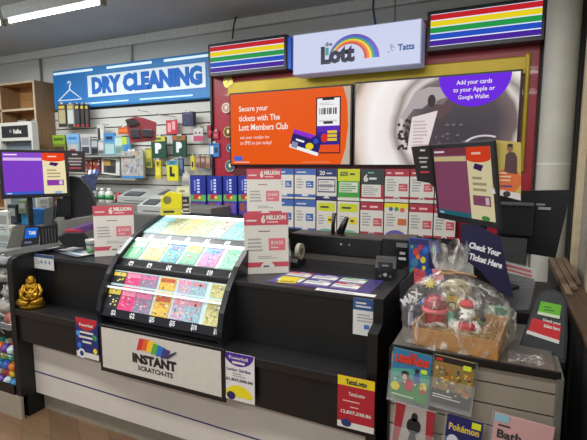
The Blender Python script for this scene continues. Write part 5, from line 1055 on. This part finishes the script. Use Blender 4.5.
# back-to-back staff screen
b = BB(76, 196, 3.25, turn=R(-12)); e = bbempty(b, 'till_screen', 'black rounded till screen seen from behind right of the purple monitor', 'till')
MB().prism(b.P(64, 180, 72, 176, 80, 178, 88, 188, 93, 203, 92, 214, 80, 219, 64, 220)[::-1], 0, .08, mat('#141415', .4), 'Y').build('casing', e)
MB().prism(b.P(60, 198, 72, 198, 72, 216, 58, 216)[::-1], -.05, 0, BLK, 'Y').build('hinge_cover', e)
MB().prism(b.P(50, 207, 58, 205, 54, 232, 46, 232)[::-1], -.08, -.02, mat('#4a4d4e', .4), 'Y').build('grey_arm', e)
# receipt printer etc beside
b = BB(82, 226, 3.2); e = bbempty(b, 'receipt_printer', 'grey receipt printer under the rounded till screen', 'printer')
MB().prism(b.P(62, 221, 90, 217, 97, 226, 97, 236, 66, 240)[::-1], 0, .16, mat('#6c6b66', .5, noise=.12, scale=20), 'Y').build('body', e)
MB().prism(b.P(68, 228, 92, 225, 92, 228, 68, 231)[::-1], -.01, 0, BLK, 'Y').build('paper_slot', e)
# ================================================================ COUNTER TOP LEFT: PHONES AND BITS
def slabthing(name, pts, d, t, m, label, cat, extra=None, turn=0, tilt=0):
    um = sum(pts[0::2])/(len(pts)//2); vm = max(pts[1::2]); b = BB(um, vm, d, turn, tilt); b.slab(b.P(*pts)[::-1], t, m)
    if extra: extra(b)
    return b.thing(name, label, cat)
slabthing('tablet_back', (15, 226, 26, 225, 20, 247, 8, 248), 2.88, .012, mat('#5f5c58', .4, noise=.08), 'grey slab shaped display phone leftmost on the stand', 'phone')
def ph(b):
    b.poly(b.P(28, 228, 38.5, 227.5, 36.5, 237.5, 26, 238)[::-1], screen('#1f6fd8', .8), 2); b.txt('TAB', b.a(30, 0)[0], b.a(0, 234.5)[1], b.a(36, 0)[0], b.a(0, 231)[1], WHs, 4, .03); b.bars(*b.a(26, 244), *b.a(35, 240), 1, paper('#6a7a98'), 3)
slabthing('display_phone', (27.5, 226, 41, 226, 37.5, 246, 22.5, 247), 2.87, .012, mat('#23262c', .3), 'display phone with bright blue screen in the middle of the stand', 'phone', ph)
def ph2(b):
    for i in range(5): b.rect(*b.a(44+i*2.6, 243), *b.a(45+i*2.6, 228), paper('#3a3a3c'), 2)
slabthing('card_rack', (42.5, 226, 58, 225, 57.5, 243, 41, 246), 2.88, .05, mat('#17171a', .25), 'black ribbed card rack at the right of the phone stand', 'rack', ph2)
b = BB(32, 248, 2.85); b.slab(b.P(3, 249, 56, 243.5, 57, 247.5, 10, 254)[::-1], .10, mat('#8a8c8c', .3, .6), y0=-.03); b.thing('phone_stand', 'silver edged stand carrying the display phones on the counter corner', 'stand')
slabthing('blue_bag', (16, 222, 22, 212, 34, 209, 50, 210, 55, 216, 50, 224, 30, 226), 3.4, .15, mat('#1f5f9a', .45, noise=.25, scale=20), 'bright blue bag behind the display phones', 'bag', lambda b: b.poly(b.P(17, 221, 22, 214, 32, 212, 30, 224)[::-1], mat('#3a98d0', .4, noise=.2), 2))
slabthing('black_pouch', (60, 238, 68, 233, 82, 234, 88, 240, 86, 246, 66, 246), 2.9, .12, mat('#0f0f12', .5, noise=.2), 'crumpled black pouch on the counter top behind the leaflets', 'pouch')
slabthing('magazine', (68, 231, 98, 222, 99, 228, 80, 234), 3.0, .12, mat('#5a3a70', .4, noise=.4, scale=40), 'purple magazine lying behind the left promotion sheet', 'magazine')
slabthing('magazine', (66, 230, 80, 230, 82, 233, 68, 234), 2.95, .08, mat('#a03040', .4, noise=.2), 'red booklet under the purple magazine', 'magazine')
q = AZ(92, 254, 1.031); m = MB().lathe([(.026, 0), (.036, .09), (.037, .095), (.033, .095), (.024, .006)], (0, 0, 0), mat('#bdbcb2', .4), n=20); m.lathe([(.0275, .012), (.031, .04)], (0, 0, 0), mat('#4a8a5a', .4), n=20); m.lathe([(.0335, .06), (.0355, .075)], (0, 0, 0), mat('#5a6a70', .4), n=20)
tag(m.build('paper_cup', loc=(q.x, q.y, 1.031)), 'white paper cup with green band beside the left promotion sheet', 'cup')
# clutter far left behind the counter
rr = random.Random(21)
tag(MB().box(-4.5, -3.0, 2.2, 2.75, 0, .95, mat('#5a5c5a', .5, noise=.2)).build('side_bench'), 'grey side bench behind the phone stand at the left edge', 'bench')
for i, (u, v, w_, h_, c, lb) in enumerate([(3, 222, .10, .16, '#b8bab4', 'white carton at the left edge beneath the purple monitor'), (12, 214, .07, .14, '#2a2c30', 'black carton under the left half of the monitor'), (4, 240, .11, .10, '#9aa8a0', 'pale green carton at the left edge beside the phones'), (22, 207, .06, .10, '#5a6a4a', 'olive green carton under the purple monitor'), (44, 203, .07, .08, '#a8a8a0', 'pale carton behind the monitor pole'), (12, 232, .05, .10, '#c8c4b4', 'cream carton left of the blue bag')]):
    q = PF(u, v, 3.3); m = MB().box(-w_/2, w_/2, 0, .07, -h_/2, h_/2, mat(c, .5, noise=.2, scale=30), bev=.005); m.rect(-w_*.35, -h_*.1, w_*.35, h_*.3, paper('#8a8c88')); m.bars(-w_*.3, -.4*h_, w_*.3, -h_*.2, 2, paper('#5a6068')); tag(m.build('carton', loc=q, rot=(0, 0, R(10+5*i))), lb, 'carton')
# ================================================================ GOODS BIN LEFT OF THE COUNTER
e = empty('goods_bin', (-3.1, 1.9, .152), 'wire and clear bin of small toys at the left of the counter', 'bin')
m = MB().box(-.42, .36, -.205, -.195, 0, .06, BLK).box(-.42, .36, .20, .21, 0, .9, BLK).box(-.42, .36, -.2, .2, 0, .01, BLK); m.build('tray', e)
for z in (.42, .84):
    m = MB().box(-.42, .36, -.2, .2, z, z+.008, mat('#77797a', .4)); m.build('shelf', e)
for z in (.25, .46, .9):
    m = MB().tube([(-.42, -.20, z), (.36, -.20, z)], .004, CHROME); m.build('wire_rail', e)
bc = ['#2f7ab0', '#e0b83a', '#d8762a', '#3a9a8a', '#b8ccd0', '#c84a3a', '#3a5ab0', '#8ab04a', '#5a3a8a', '#d8d4c8']; bn = ['blue', 'golden yellow', 'orange', 'teal', 'pale', 'red', 'royal blue', 'lime', 'violet', 'white']
k = 0
for lay in range(5):
    for i in range(5):
        for j in range(2):
            r = .032; x = -2.805-i*.066-(.03 if lay % 2 else 0); y = 1.745+j*.067+(.02 if lay % 2 else 0); z = .195+lay*.056
            ci = (k*7+lay) % 10; ss = MB().ell((0, 0, 0), r, mat(bc[ci], .35, noise=.5, scale=35), 14, 9)
            tag(ss.build('toy_ball', loc=(x, y, z), rot=(k, k*2, 0)), 'small multicoloured toy ball heaped in the bin at the left edge', 'ball', 'toy balls in the left bin'); k += 1
rr = random.Random(31)
for i, (u, v, c, lb) in enumerate([(6, 275, '#b8b8b2', 'crinkled clear wrapped item at the top of the left bin'), (10, 292, '#9a9c98', 'pale wrapped item under the topmost one in the left bin'), (5, 306, '#a8a49c', 'grey wrapped item resting above the toy balls'), (13, 318, '#b06a5a', 'salmon pink wrapped item just above the toy balls'), (4, 325, '#3a4a48', 'dark green wrapped item above the toy balls')]):
    q = AY(u, v, 1.79); m = MB().ell((0, 0, 0), (.07, .05, .05), mat(c, .25, noise=.4, scale=25, bump=.5), 12, 8, jit=.14)
    for s in range(5): a = rr.uniform(0, 6); m.tube([(.03*math.cos(a), -.048, .03*math.sin(a)), (.08*math.cos(a), -.055, .06*math.sin(a))], .003, WHITE, 5)
    tag(m.build('wrapped_item', loc=(min(q.x, -2.81), 1.80, q.z)), lb, 'wrapped item')
# ================================================================ CAMERA + WORLD
cam = bpy.data.cameras.new('camera'); co = bpy.data.objects.new('camera', cam); COL.objects.link(co)
cam.sensor_width = 36; cam.lens = F/587*36; cam.clip_start = .02
co.location = (0, 0, H); co.rotation_euler = (R(90)-PIT, 0, YAW); sc.camera = co
w = bpy.data.worlds.new('world'); sc.world = w; w.use_nodes = True
bg = w.node_tree.nodes['Background']; bg.inputs['Color'].default_value = (.75, .8, .85, 1); bg.inputs['Strength'].default_value = .5
sc.view_settings.view_transform = 'Standard'; sc.view_settings.look = 'None'; sc.view_settings.exposure = .1
